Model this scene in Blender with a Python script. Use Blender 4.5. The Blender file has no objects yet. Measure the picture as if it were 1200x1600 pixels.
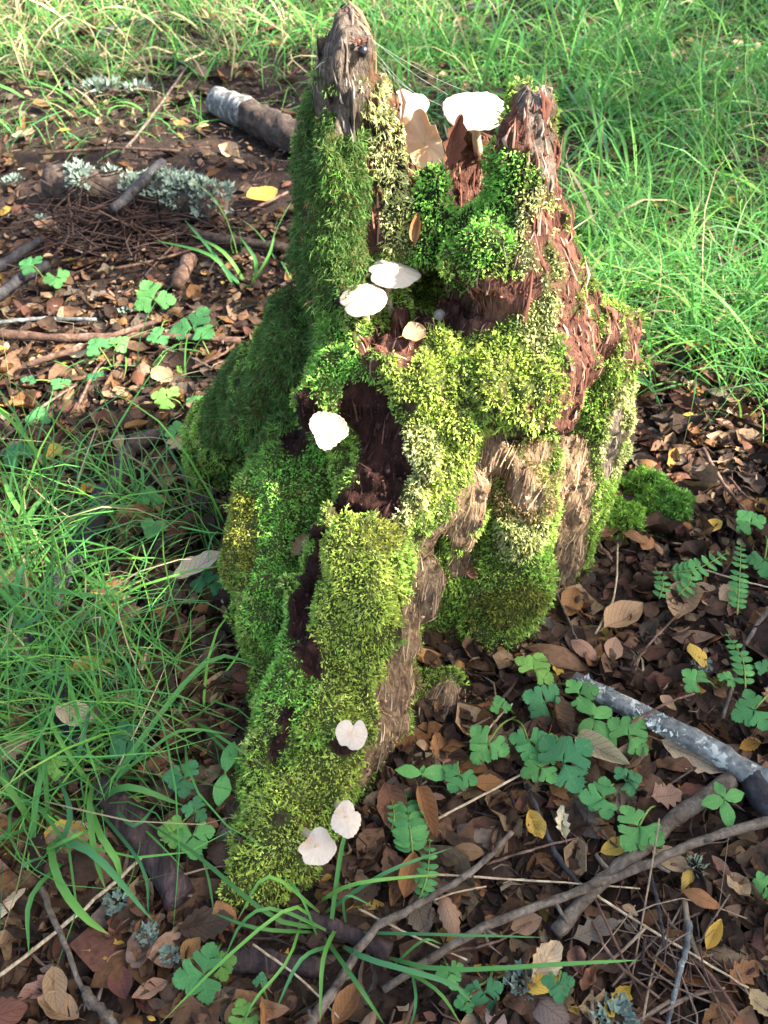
import bpy, math, random
import numpy as np
from mathutils import Vector, Matrix, Euler

# ------------------------------------------------------------------ camera
SC = bpy.context.scene
COL = SC.collection
CAM_H = 1.0
FPX = 1331.4                      # focal length in photo pixels (1200 x 1600)
PITCH = math.radians(45)
cam_d = bpy.data.cameras.new('camera')
cam = bpy.data.objects.new('camera', cam_d)
COL.objects.link(cam)
cam_d.sensor_fit = 'VERTICAL'
cam_d.sensor_height = 24.0
cam_d.lens = 12.0 * FPX / 800.0
cam.location = (0, 0, CAM_H)
cam.rotation_euler = (math.radians(90) - PITCH, 0, 0)
cam_d.clip_start = 0.02
cam_d.clip_end = 400
cam_d.dof.use_dof = True
cam_d.dof.focus_distance = 0.98
cam_d.dof.aperture_fstop = 6.5
SC.camera = cam

# ------------------------------------------------------------------ sky, sun, exposure
SUN_EL = math.radians(40)
SUN_AZ = math.radians(-10)         # angle from +x (right of the picture) towards +y (away)
SUN = np.array([math.cos(SUN_EL) * math.cos(SUN_AZ), math.cos(SUN_EL) * math.sin(SUN_AZ), math.sin(SUN_EL)])
world = bpy.data.worlds.new('World')
SC.world = world
world.use_nodes = True
nt = world.node_tree
bg = nt.nodes['Background']
sky = nt.nodes.new('ShaderNodeTexSky')
sky.sky_type = 'NISHITA'
sky.sun_disc = False
sky.sun_elevation = SUN_EL
sky.sun_rotation = math.radians(90) - SUN_AZ
sky.air_density = 1.0
sky.dust_density = 4.0
sky.ozone_density = 0.4
nt.links.new(sky.outputs[0], bg.inputs[0])
bg.inputs[1].default_value = 0.125
sun_d = bpy.data.lights.new('sun', 'SUN')
sun_d.energy = 5.0
sun_d.angle = math.radians(0.53)
sun_d.color = (1.0, 0.93, 0.82)
sun = bpy.data.objects.new('sun', sun_d)
COL.objects.link(sun)
sun.location = tuple(SUN * 20)
sun.rotation_euler = Vector(tuple(SUN)).to_track_quat('Z', 'Y').to_euler()
SC.view_settings.view_transform = 'Standard'
SC.view_settings.look = 'None'
SC.view_settings.gamma = 1.0
SC.view_settings.use_curve_mapping = False
SC.view_settings.exposure = 2.2
SC.cycles.use_denoising = True
SC.cycles.max_bounces = 6
SC.cycles.diffuse_bounces = 3
SC.cycles.transparent_max_bounces = 4

rng = np.random.default_rng(7)
random.seed(7)
F32 = np.float32

# ------------------------------------------------------------------ photo pixel -> direction -> position
CP, SP = math.cos(PITCH), math.sin(PITCH)
CAMP = np.array([0, 0, CAM_H])
def ray(u, v):
    dx = (u - 600) / FPX
    dy = (800 - v) / FPX
    return np.array([dx, CP + SP * dy, -SP + CP * dy])
def PY(u, v, Y):                   # the point of that sight line at distance Y in front of the camera
    d = ray(u, v)
    return CAMP + d * (Y / d[1])
def PZ(u, v, z=0.0):               # the point of that sight line at height z
    d = ray(u, v)
    return CAMP + d * ((z - CAM_H) / d[2])
def to_px(p):
    p = np.asarray(p, float) - CAMP
    dep = p[..., 1] * CP - p[..., 2] * SP
    up = p[..., 1] * SP + p[..., 2] * CP
    return 600 + FPX * p[..., 0] / dep, 800 - FPX * up / dep, dep

# ------------------------------------------------------------------ noise
_perm = np.random.default_rng(3).permutation(256).astype(np.int32)
_perm = np.concatenate([_perm, _perm, _perm])
_grad = np.random.default_rng(5).normal(size=(256, 3)).astype(F32)
_grad /= np.linalg.norm(_grad, axis=1, keepdims=True)
def noise3(p):
    p = np.asarray(p, F32)
    i = np.floor(p).astype(np.int32)
    f = p - i
    i &= 255
    w = f * f * f * (f * (f * 6 - 15) + 10)
    out = 0
    for a in (0, 1):
        wa = w[:, 0] if a else 1 - w[:, 0]
        for b in (0, 1):
            wb = w[:, 1] if b else 1 - w[:, 1]
            for c in (0, 1):
                wc = w[:, 2] if c else 1 - w[:, 2]
                h = _perm[_perm[_perm[i[:, 0] + a] + i[:, 1] + b] + i[:, 2] + c]
                g = _grad[h]
                d = g[:, 0] * (f[:, 0] - a) + g[:, 1] * (f[:, 1] - b) + g[:, 2] * (f[:, 2] - c)
                out = out + wa * wb * wc * d
    return out * 1.6
def fbm(p, oct=3):
    p = np.asarray(p, F32)
    s, a, t = 0, 1.0, 0
    for k in range(oct):
        s = s + a * noise3(p * (2 ** k) + 17.3 * k)
        t += a
        a *= 0.5
    return s / t
def sstep(a, b, x):
    t = np.clip((x - a) / (b - a), 0, 1)
    return t * t * (3 - 2 * t)

# ------------------------------------------------------------------ mesh helpers
def mesh_from(name, verts, faces, cols=None, smooth=True, uvs=None):
    """faces: (n,3) or (n,4) array, or list of such arrays"""
    me = bpy.data.meshes.new(name)
    verts = np.ascontiguousarray(verts, dtype=F32)
    fl = faces if isinstance(faces, list) else [faces]
    fl = [np.asarray(f, np.int32) for f in fl if len(f)]
    loops = np.concatenate([f.ravel() for f in fl])
    counts = np.concatenate([np.full(len(f), f.shape[1], np.int32) for f in fl])
    starts = np.concatenate([[0], np.cumsum(counts)[:-1]]).astype(np.int32)
    me.vertices.add(len(verts)); me.vertices.foreach_set('co', verts.ravel())
    me.loops.add(len(loops)); me.loops.foreach_set('vertex_index', loops)
    me.polygons.add(len(counts)); me.polygons.foreach_set('loop_start', starts)
    if smooth:
        me.polygons.foreach_set('use_smooth', np.ones(len(counts), bool))
    if cols is not None:
        cols = np.asarray(cols, F32)
        if cols.shape[1] == 3:
            cols = np.concatenate([cols, np.ones((len(cols), 1), F32)], 1)
        a = me.color_attributes.new('Col', 'FLOAT_COLOR', 'POINT')
        a.data.foreach_set('color', np.ascontiguousarray(cols).ravel())
    if uvs is not None:
        ul = me.uv_layers.new(name='UVMap')
        ul.data.foreach_set('uv', np.ascontiguousarray(np.asarray(uvs, F32)[loops]).ravel())
    me.update(calc_edges=True)
    me.validate()
    return me
def link(name, me, mat=None, parent=None):
    o = bpy.data.objects.new(name, me)
    COL.objects.link(o)
    if mat is not None and me is not None and len(me.materials) == 0:
        me.materials.append(mat)
    if parent is not None:
        o.parent = parent
    return o
def tag(o, label=None, cat=None, group=None, kind=None):
    if label: o['label'] = label
    if cat: o['category'] = cat
    if group: o['group'] = group
    if kind: o['kind'] = kind
    return o
def thing(name, loc, label, cat, group=None):
    o = bpy.data.objects.new(name, None)
    COL.objects.link(o)
    o.location = tuple(float(c) for c in loc)
    o.empty_display_size = 0.02
    return tag(o, label, cat, group)
class Buf:
    """collects pieces of ONE mesh"""
    def __init__(self):
        self.v, self.f3, self.f4, self.c, self.n = [], [], [], [], 0
    def add(self, v, f, c=None):
        v = np.asarray(v, F32); f = np.asarray(f, np.int32)
        (self.f3 if f.shape[1] == 3 else self.f4).append(f + self.n)
        self.v.append(v)
        if c is not None:
            c = np.asarray(c, F32)
            if c.ndim == 1: c = np.tile(c, (len(v), 1))
            self.c.append(c)
        self.n += len(v)
    def mesh(self, name, origin=(0, 0, 0), smooth=True):
        f = []
        if self.f3: f.append(np.concatenate(self.f3))
        if self.f4: f.append(np.concatenate(self.f4))
        return mesh_from(name, np.concatenate(self.v) - np.asarray(origin, F32), f, np.concatenate(self.c) if self.c else None, smooth)
def catmull(P, n):
    P = np.asarray(P, float)
    if len(P) == 2:
        t = np.linspace(0, 1, n)[:, None]
        return P[0] * (1 - t) + P[1] * t
    Q = np.concatenate([[2 * P[0] - P[1]], P, [2 * P[-1] - P[-2]]])
    out = []
    for s in np.linspace(0, len(P) - 1 - 1e-6, n):
        i = int(s); t = s - i
        a, b, c, d = Q[i:i + 4]
        out.append(.5 * ((2 * b) + (-a + c) * t + (2 * a - 5 * b + 4 * c - d) * t * t + (-a + 3 * b - 3 * c + d) * t ** 3))
    return np.array(out)
def tube(P, R, sides=8, rough=0.0, seed=0, freq=60, cap=True):
    """tube along points P with radii R"""
    P = np.asarray(P, float); n = len(P)
    R = np.broadcast_to(np.asarray(R, float), (n,))
    T = np.gradient(P, axis=0); T /= np.linalg.norm(T, axis=1, keepdims=True) + 1e-12
    up = np.array([0, 0, 1.0]) if abs(T[0][2]) < .9 else np.array([1.0, 0, 0])
    N = np.cross(T[0], up); N /= np.linalg.norm(N)
    V = []
    for i in range(n):
        N = N - T[i] * N.dot(T[i]); N /= np.linalg.norm(N)
        B = np.cross(T[i], N)
        a = np.arange(sides) * 2 * math.pi / sides
        V.append(P[i] + R[i] * (np.cos(a)[:, None] * N + np.sin(a)[:, None] * B))
    V = np.concatenate(V)
    if rough:
        d = V - np.repeat(P, sides, 0)
        k = noise3(V * freq + seed * 7.7) * rough + noise3(V * freq * 2.6 + seed) * rough * .5
        V = V + d * k[:, None]
    i = np.arange(n - 1)[:, None] * sides; j = np.arange(sides)[None]
    jn = (j + 1) % sides
    q = np.stack([i + j, i + jn, i + sides + jn, i + sides + j], -1).reshape(-1, 4)
    if not cap:
        return V, q, None
    V = np.concatenate([V, [P[0] - T[0] * R[0] * .15], [P[-1] + T[-1] * R[-1] * .15]])
    j = np.arange(sides); jn = (j + 1) % sides
    t = np.concatenate([np.stack([jn, j, np.full(sides, n * sides)], -1), np.stack([(n - 1) * sides + j, (n - 1) * sides + jn, np.full(sides, n * sides + 1)], -1)])
    return V, q, t
def add_tube(buf, P, R, sides=8, c=None, **k):
    V, q, t = tube(P, R, sides, **k)
    base = buf.n
    buf.add(V, q, c)
    if t is not None: buf.f3.append(np.asarray(t, np.int32) + base)

# ------------------------------------------------------------------ materials
def new_mat(name):
    m = bpy.data.materials.new(name)
    m.use_nodes = True
    m.node_tree.nodes.clear()
    return m, m.node_tree.nodes, m.node_tree.links
def N_(nodes, typ, **kw):
    n = nodes.new(typ)
    for k, v in kw.items():
        if k.startswith('i_'):
            n.inputs[k[2:]].default_value = v
        elif isinstance(v, (tuple, list)) and False:
            pass
        else:
            setattr(n, k, v)
    return n
def mixc(nodes, links, blend, fac, a, b):
    n = nodes.new('ShaderNodeMix'); n.data_type = 'RGBA'; n.blend_type = blend
    for sock, val in ((n.inputs[0], fac), (n.inputs[6], a), (n.inputs[7], b)):
        if hasattr(val, 'links') or hasattr(val, 'is_linked'):
            links.new(val, sock)
        else:
            sock.default_value = val if not isinstance(val, tuple) else (val + (1,))[:4]
    return n.outputs[2]
def ramp(nodes, links, fac, stops):
    r = nodes.new('ShaderNodeValToRGB')
    e = r.color_ramp.elements
    while len(e) < len(stops): e.new(0.5)
    for el, (p, c) in zip(e, stops):
        el.position = p
        el.color = (tuple(c) + (1,))[:4] if not isinstance(c, (int, float)) else (c, c, c, 1)
    links.new(fac, r.inputs[0])
    return r.outputs[0]
def noise_node(nodes, links, scale, detail=3, rough=.55, vec=None, dist=0.0):
    n = nodes.new('ShaderNodeTexNoise')
    n.inputs['Scale'].default_value = scale; n.inputs['Detail'].default_value = detail
    n.inputs['Roughness'].default_value = rough; n.inputs['Distortion'].default_value = dist
    if vec is not None: links.new(vec, n.inputs['Vector'])
    return n.outputs['Fac']
def finish(m, nodes, links, color, rough=.7, bump=None, bstr=.4, bdist=.003, trans=0.0, tcol=None, spec=.3, sss=0.0, coat=0.0):
    p = nodes.new('ShaderNodeBsdfPrincipled')
    if isinstance(color, tuple): p.inputs['Base Color'].default_value = (color + (1,))[:4]
    else: links.new(color, p.inputs['Base Color'])
    if isinstance(rough, (int, float)): p.inputs['Roughness'].default_value = rough
    else: links.new(rough, p.inputs['Roughness'])
    p.inputs['Specular IOR Level'].default_value = spec
    if sss:
        p.inputs['Subsurface Weight'].default_value = sss
        p.inputs['Subsurface Radius'].default_value = (1, .7, .5)
        p.inputs['Subsurface Scale'].default_value = .006
    if coat: p.inputs['Coat Weight'].default_value = coat
    if bump is not None:
        b = nodes.new('ShaderNodeBump'); b.inputs['Strength'].default_value = bstr; b.inputs['Distance'].default_value = bdist
        links.new(bump, b.inputs['Height']); links.new(b.outputs[0], p.inputs['Normal'])
    out = nodes.new('ShaderNodeOutputMaterial')
    if trans:
        t = nodes.new('ShaderNodeBsdfTranslucent')
        if tcol is not None: links.new(tcol, t.inputs['Color'])
        elif isinstance(color, tuple): t.inputs['Color'].default_value = (color + (1,))[:4]
        else: links.new(color, t.inputs['Color'])
        mx = nodes.new('ShaderNodeMixShader'); mx.inputs[0].default_value = trans
        links.new(p.outputs[0], mx.inputs[1]); links.new(t.outputs[0], mx.inputs[2])
        links.new(mx.outputs[0], out.inputs[0])
    else:
        links.new(p.outputs[0], out.inputs[0])
    return m
MAT = {}
def build_materials():
    # rotten wood: colours per vertex, fibre grain
    m, n, l = new_mat('rotten_wood')
    a = N_(n, 'ShaderNodeAttribute', attribute_name='Col')
    tc = n.new('ShaderNodeTexCoord'); mp = n.new('ShaderNodeMapping'); mp.inputs['Scale'].default_value = (1, 1, .26)
    l.new(tc.outputs['Object'], mp.inputs[0])
    g = noise_node(n, l, 240, 5, .7, mp.outputs[0], .1); g2 = noise_node(n, l, 70, 4, .6, tc.outputs['Object'])
    c = mixc(n, l, 'MULTIPLY', 1.0, a.outputs['Color'], ramp(n, l, g, [(.3, .5), (.5, .95), (.7, 1.4)]))
    c = mixc(n, l, 'MULTIPLY', .8, c, ramp(n, l, g2, [(.3, .55), (.55, 1.0), (.75, 1.45)]))
    mp2 = n.new('ShaderNodeMapping'); mp2.inputs['Scale'].default_value = (1, 1, .09)
    l.new(tc.outputs['Object'], mp2.inputs[0])
    vo = n.new('ShaderNodeTexVoronoi'); vo.feature = 'DISTANCE_TO_EDGE'; vo.inputs['Scale'].default_value = 120; vo.inputs['Randomness'].default_value = 1.0
    nv = n.new('ShaderNodeTexNoise'); nv.inputs['Scale'].default_value = 40; l.new(mp2.outputs[0], nv.inputs['Vector'])
    va = N_(n, 'ShaderNodeVectorMath', operation='MULTIPLY_ADD'); l.new(nv.outputs['Color'], va.inputs[0]); va.inputs[1].default_value = (.035, .035, .02); l.new(mp2.outputs[0], va.inputs[2])
    l.new(va.outputs[0], vo.inputs['Vector'])
    crack = ramp(n, l, vo.outputs['Distance'], [(.0, .2), (.06, .8), (.2, 1.0)])
    c = mixc(n, l, 'MULTIPLY', .4, c, crack)
    g5 = noise_node(n, l, 28, 5, .7, tc.outputs['Object'])
    c = mixc(n, l, 'MULTIPLY', .8, c, ramp(n, l, g5, [(.32, .35), (.5, 1.0), (.68, 1.4)]))
    hh = N_(n, 'ShaderNodeMath', operation='MULTIPLY_ADD'); l.new(g, hh.inputs[0]); hh.inputs[1].default_value = 1.2; l.new(g2, hh.inputs[2])
    MAT['wood'] = finish(m, n, l, c, .9, hh.outputs[0], .8, .006, spec=.12)
    # frayed fibres: colour per vertex
    m, n, l = new_mat('wood_fibre')
    a = N_(n, 'ShaderNodeAttribute', attribute_name='Col')
    MAT['fibre'] = finish(m, n, l, a.outputs['Color'], .85, trans=.05, spec=.2)
    # moss shoots
    m, n, l = new_mat('moss_shoots')
    a = N_(n, 'ShaderNodeAttribute', attribute_name='Col')
    MAT['moss'] = finish(m, n, l, a.outputs['Color'], .6, trans=.28, spec=.2)
    # grass
    m, n, l = new_mat('grass_blades')
    a = N_(n, 'ShaderNodeAttribute', attribute_name='Col')
    MAT['grass'] = finish(m, n, l, a.outputs['Color'], .5, trans=.28, spec=.25)
    # loose litter, colour per vertex
    m, n, l = new_mat('leaf_litter')
    a = N_(n, 'ShaderNodeAttribute', attribute_name='Col')
    tc = n.new('ShaderNodeTexCoord')
    g = noise_node(n, l, 130, 4, .65, tc.outputs['Object'])
    c = mixc(n, l, 'MULTIPLY', .9, a.outputs['Color'], ramp(n, l, g, [(.3, .5), (.5, 1.0), (.75, 1.4)]))
    MAT['litter'] = finish(m, n, l, c, .7, g, .6, .003, trans=.10, spec=.22)
    # single fallen leaves: colour of the object, veins along the leaf
    def leafmat(name, rough, trans, spots, veincol, veinmix, spec=.35):
        m, n, l = new_mat(name)
        oi = n.new('ShaderNodeObjectInfo')
        uv = n.new('ShaderNodeUVMap'); sx = n.new('ShaderNodeSeparateXYZ'); l.new(uv.outputs[0], sx.inputs[0])
        tc = n.new('ShaderNodeTexCoord')
        # side veins: sin of (along - |across| * k)
        ab = N_(n, 'ShaderNodeMath', operation='ABSOLUTE'); l.new(sx.outputs[1], ab.inputs[0])
        mu = N_(n, 'ShaderNodeMath', operation='MULTIPLY_ADD'); l.new(ab.outputs[0], mu.inputs[0]); mu.inputs[1].default_value = -.32; l.new(sx.outputs[0], mu.inputs[2])
        sc = N_(n, 'ShaderNodeMath', operation='MULTIPLY'); l.new(mu.outputs[0], sc.inputs[0]); sc.inputs[1].default_value = 52.0
        sn = N_(n, 'ShaderNodeMath', operation='SINE'); l.new(sc.outputs[0], sn.inputs[0])
        mid = N_(n, 'ShaderNodeMath', operation='LESS_THAN'); l.new(ab.outputs[0], mid.inputs[0]); mid.inputs[1].default_value = .045
        v = ramp(n, l, sn.outputs[0], [(.8, 0.0), (1.0, 1.0)])
        vm = N_(n, 'ShaderNodeMath', operation='MAXIMUM'); l.new(v, vm.inputs[0]); l.new(mid.outputs[0], vm.inputs[1])
        of = N_(n, 'ShaderNodeVectorMath', operation='ADD'); l.new(tc.outputs['Object'], of.inputs[0]); l.new(oi.outputs['Location'], of.inputs[1])
        g = noise_node(n, l, 55, 5, .65, of.outputs[0]); g2 = noise_node(n, l, 170, 3, .6, of.outputs[0])
        c = mixc(n, l, 'MULTIPLY', 1.0, oi.outputs['Color'], ramp(n, l, g, [(.28, .35), (.46, .9), (.7, 1.3)]))
        sp = ramp(n, l, g2, [(.66, 0.0), (.72, 1.0)])
        c = mixc(n, l, 'MULTIPLY', N_factor(n, l, sp, spots), c, (.35, .28, .22))
        c = mixc(n, l, 'MULTIPLY', N_factor(n, l, vm.outputs[0], veinmix), c, veincol)
        hs = N_(n, 'ShaderNodeMath', operation='SUBTRACT'); l.new(g, hs.inputs[0]); l.new(vm.outputs[0], hs.inputs[1])
        return finish(m, n, l, c, rough, hs.outputs[0], .45, .0015, trans=trans, spec=spec)
    def N_factor(n, l, sock, k):
        q = N_(n, 'ShaderNodeMath', operation='MULTIPLY'); l.new(sock, q.inputs[0]); q.inputs[1].default_value = k
        return q.outputs[0]
    MAT['deadleaf'] = leafmat('dead_leaf', .62, .14, .8, (.62, .55, .5), .8, .22)
    MAT['greenleaf'] = leafmat('green_leaf', .5, .25, .12, (1.25, 1.2, 1.1), .6, .2)
    # bark / sticks / lichen
    def bark(name, c0, c1, c2, scale=40, lich=None, lthr=.6, stretch=(1, 1, 1), rough=.8, bstr=.8):
        m, n, l = new_mat(name)
        tc = n.new('ShaderNodeTexCoord'); mp = n.new('ShaderNodeMapping'); mp.inputs['Scale'].default_value = stretch
        l.new(tc.outputs['Object'], mp.inputs[0])
        g = noise_node(n, l, scale, 5, .65, mp.outputs[0], .3); g2 = noise_node(n, l, scale * 4, 4, .6, mp.outputs[0])
        c = ramp(n, l, g, [(.3, c0), (.5, c1), (.72, c2)])
        c = mixc(n, l, 'MULTIPLY', .8, c, ramp(n, l, g2, [(.3, .5), (.5, 1.0), (.7, 1.4)]))
        if lich:
            g3 = noise_node(n, l, scale * .9, 4, .7, tc.outputs['Object'])
            c = mixc(n, l, 'MIX', ramp(n, l, g3, [(lthr, 0.0), (lthr + .05, 1.0)]), c, lich)
        MAT[name] = finish(m, n, l, c, rough, g2, bstr, .003, spec=.25)
    bark('stick_bark', (.045, .032, .024), (.12, .095, .07), (.22, .18, .14), 45)
    bark('dark_bark', (.012, .012, .014), (.032, .030, .032), (.075, .07, .07), 40, (.22, .27, .22), .70)
    bark('brown_bark', (.05, .026, .017), (.13, .075, .05), (.25, .16, .12), 40)
    bark('silver_bark', (.045, .05, .05), (.15, .16, .15), (.30, .31, .28), 34, (.46, .48, .42), .55)
    bark('birch_bark', (.025, .025, .025), (.16, .16, .15), (.58, .57, .53), 34)
    bark('log_bark', (.022, .016, .013), (.06, .042, .032), (.13, .095, .07), 30, (.25, .3, .25), .74)
    bark('rot_log', (.018, .013, .013), (.05, .034, .032), (.11, .07, .062), 60, None, .6, (1, .25, 1))
    bark('tree_bark', (.06, .05, .04), (.14, .12, .1), (.3, .28, .24), 12)
    bark('straw', (.25, .18, .1), (.45, .35, .22), (.62, .52, .36), 60, rough=.6, bstr=.3)
    # plain things
    def plain(name, col, var=.3, scale=60, rough=.7, trans=0, spec=.3, sss=0, bstr=.4):
        m, n, l = new_mat(name)
        tc = n.new('ShaderNodeTexCoord')
        g = noise_node(n, l, scale, 4, .6, tc.outputs['Object'])
        c = mixc(n, l, 'MULTIPLY', 1.0, col, ramp(n, l, g, [(.3, 1 - var), (.5, 1.0), (.75, 1 + var)]))
        MAT[name] = finish(m, n, l, c, rough, g, bstr, .002, trans=trans, spec=spec, sss=sss)
    plain('stem_green', (.16, .24, .05), .3, rough=.5)
    plain('crumb', (.06, .035, .025), .5, 90)
    plain('spider_black', (.012, .011, .012), .3, 200, .3, spec=.6, bstr=.1)
    plain('spider_red', (.14, .035, .02), .3, 200, .4)
    plain('tree_leaf', (.07, .13, .03), .4, 3, .5, trans=.12)
    plain('silk', (.75, .75, .75), .05, 10, .4, trans=.4, bstr=0)
    # vertex-coloured lichen
    m, n, l = new_mat('lichen')
    a = N_(n, 'ShaderNodeAttribute', attribute_name='Col')
    MAT['lichen'] = finish(m, n, l, a.outputs['Color'], .8, trans=.08, spec=.2)
    # mushrooms: colour per vertex
    m, n, l = new_mat('mushroom_flesh')
    a = N_(n, 'ShaderNodeAttribute', attribute_name='Col')
    tc = n.new('ShaderNodeTexCoord')
    g = noise_node(n, l, 140, 4, .6, tc.outputs['Object'])
    c = mixc(n, l, 'MULTIPLY', .5, a.outputs['Color'], ramp(n, l, g, [(.3, .8), (.5, 1.0), (.7, 1.1)]))
    MAT['mushroom'] = finish(m, n, l, c, .55, g, .25, .001, trans=.22, spec=.3)
    # soil
    m, n, l = new_mat('forest_soil')
    tc = n.new('ShaderNodeTexCoord')
    g = noise_node(n, l, 9, 5, .6, tc.outputs['Object']); g2 = noise_node(n, l, 130, 5, .65, tc.outputs['Object'])
    c = ramp(n, l, g, [(.3, (.018, .012, .009)), (.5, (.036, .023, .017)), (.7, (.06, .038, .026))])
    c = mixc(n, l, 'MULTIPLY', .9, c, ramp(n, l, g2, [(.3, .4), (.5, 1.0), (.75, 1.8)]))
    MAT['soil'] = finish(m, n, l, c, .9, g2, 1.0, .012, spec=.2)
build_materials()

# ------------------------------------------------------------------ ground height
def gh(x, y):
    x = np.asarray(x, float); y = np.asarray(y, float)
    sh = x.shape
    p = np.stack([x.ravel(), y.ravel(), np.zeros(x.size)], 1)
    n = noise3(p * 1.3) * .022 + noise3(p * 5.0 + 9) * .010
    r = np.hypot(p[:, 0] * 1.0, p[:, 1] - .9)
    far = sstep(1.5, 6, r)
    n = n + far * noise3(p * .35 + 31) * .08
    return n.reshape(sh)
def gz(x, y): return float(gh(np.array([x]), np.array([y]))[0])
def GP(u, v, up=0.0):              # the point of the ground (plus a height) behind a photo pixel
    z = 0.0
    for _ in range(4):
        p = PZ(u, v, z + up)
        z = gz(p[0], p[1])
    return PZ(u, v, z + up)
def axis_pts(a, b, c, d, fine, n):
    return np.unique(np.concatenate([-np.geomspace(-a, -b, n), np.arange(b, c, fine), np.geomspace(c, d, n)]))
def build_ground():
    xs = axis_pts(-90, -3.2, 3.2, 90, .042, 26)
    ys = axis_pts(-90, -1.2, 7.5, 120, .042, 26)
    X, Y = np.meshgrid(xs, ys, indexing='ij')
    Z = gh(X, Y)
    V = np.stack([X, Y, Z], -1).reshape(-1, 3)
    nx, ny = X.shape
    i = np.arange(nx - 1)[:, None] * ny + np.arange(ny - 1)[None]
    q = np.stack([i, i + ny, i + ny + 1, i + 1], -1).reshape(-1, 4)
    o = link('ground', mesh_from('ground', V, q), MAT['soil'])
    tag(o, 'dark brown woodland soil under the leaf litter', 'ground', kind='structure')
build_ground()
# ------------------------------------------------------------------ the stump: a solid field, meshed
GH = 0.0048
GO = np.array([-.46, .27, -.07])
GN = (int(.92 / GH), int(1.09 / GH), int(.86 / GH))
def stump_field():
    gx = (GO[0] + GH * np.arange(GN[0])).astype(F32)[:, None, None]
    gy = (GO[1] + GH * np.arange(GN[1])).astype(F32)[None, :, None]
    gzz = (GO[2] + GH * np.arange(GN[2])).astype(F32)[None, None, :]
    def rc(a, b, ra, rb, sq=None):
        a = np.asarray(a, F32); b = np.asarray(b, F32)
        d = b - a; L2 = float(d @ d)
        px, py, pz = gx - a[0], gy - a[1], gzz - a[2]
        t = np.clip((px * d[0] + py * d[1] + pz * d[2]) / L2, 0, 1)
        qx, qy, qz = px - t * d[0], py - t * d[1], pz - t * d[2]
        if sq is None:
            dist = np.sqrt(qx * qx + qy * qy + qz * qz)
        else:                       # squashed: sq = (unit direction, factor) makes it thinner along that direction
            n, k = np.asarray(sq[0], F32), sq[1]
            w = qx * n[0] + qy * n[1] + qz * n[2]
            dist = np.sqrt(np.maximum(qx * qx + qy * qy + qz * qz + (k * k - 1) * w * w, 0)) 
        return dist - (ra + (rb - ra) * t)
    def su(a, b, k):
        h = np.clip(.5 + .5 * (b - a) / k, 0, 1)
        return b + (a - b) * h - k * h * (1 - h)
    def ss(a, b, k):                # a minus b
        h = np.clip(.5 - .5 * (a + b) / k, 0, 1)
        return a + (-b - a) * h + k * h * (1 - h)
    # hollow trunk shell: radius by height, rim height by direction
    ax, ay = .035, .985
    dx, dy = gx - ax, gy - ay
    r = np.sqrt(dx * dx + dy * dy)
    th = np.arctan2(dy, dx)         # 0 = right, pi/2 = away
    zz = np.clip(gzz, 0, .8)
    R = .158 + .10 * np.exp(-zz * 5.5) + .012 * np.sin(3 * th + 1.0) + .008 * np.sin(7 * th + zz * 6)
    R = R - .052 * np.clip(-np.cos(th + .25), 0, 1) * np.clip((zz - .22) / .15, 0, 1)
    S = (r - R) * .8
    key = np.array([-180, -150, -120, -95, -70, -40, -15, 0, 25, 60, 90, 130, 180]) * math.pi / 180
    hts = np.array([.60, .56, .47, .42, .42, .47, .50, .47, .50, .52, .50, .52, .60])
    Ht = np.interp(th.ravel(), key, hts).reshape(th.shape).astype(F32)
    jag = .014 * np.sin(th * 17) + .010 * np.sin(th * 41 + 1)
    S = np.maximum(S, (gzz - Ht - jag) * .8)
    P = PY
    # left spike: a tall flattened post
    S = su(S, rc(P(545, 420, .985), P(540, 130, 1.0), .055, .044), .025)
    S = su(S, rc(P(535, 150, 1.0), P(541, 90, 1.0), .042, .031), .01)
    S = ss(S, rc(P(500, 20, .98), P(515, 45, .99), .016, .010), .006)
    S = su(S, rc(P(522, 250, .96), P(530, 430, .94), .033, .040), .025)
    # right spike
    S = su(S, rc(P(818, 420, .90), P(832, 176, .95), .050, .024), .02)
    S = su(S, rc(P(772, 400, .90), P(812, 265, .935), .054, .022), .015)
    S = su(S, rc(P(832, 470, .87), P(838, 330, .92), .040, .026), .02)
    # cavity
    S = ss(S, rc((.045, 1.03, .43), (.055, 1.04, .85), .080, .095), .015)
    S = ss(S, rc(P(715, 395, .95), P(712, 330, .985), .020, .022), .015)
    # mossy post inside the hollow
    S = su(S, rc(P(674, 390, .940), P(676, 276, .955), .023, .015), .006)
    # dark slab behind it
    S = su(S, rc(P(735, 330, 1.02), P(742, 262, 1.05), .042, .034, ((0, 1, 0), 3.0)), .004)
    S = su(S, rc(P(612, 400, .95), P(588, 140, .985), .026, .014), .008)
    S = su(S, rc(P(628, 370, .97), P(609, 190, .995), .012, .008), .005)
    # left rear buttress
    S = su(S, rc(P(495, 525, 1.02), P(365, 665, 1.07), .058, .055), .03)
    S = su(S, rc(P(470, 540, .99), P(410, 655, .98), .045, .052), .03)
    S = su(S, rc(P(355, 665, 1.07), (-.28, 1.13, -.05), .058, .075), .03)
    # front lobe
    S = su(S, rc(P(700, 585, .855), P(820, 590, .845), .062, .072), .03)
    S = su(S, rc(P(820, 470, .90), P(845, 600, .85), .06, .055), .03)
    S = su(S, rc(P(640, 580, .85), P(690, 640, .82), .05, .05), .02)
    # upper left pad under the mushrooms
    S = su(S, rc(P(545, 545, .875), P(520, 610, .845), .045, .048), .02)
    # main front root: long tongue to the camera
    S = su(S, rc(P(660, 700, .80), P(580, 880, .715), .060, .075), .03)
    S = su(S, rc(P(575, 880, .715), P(525, 1090, .60), .078, .080), .03)
    S = su(S, rc(P(525, 1090, .60), P(472, 1235, .505), .080, .074), .03)
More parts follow.
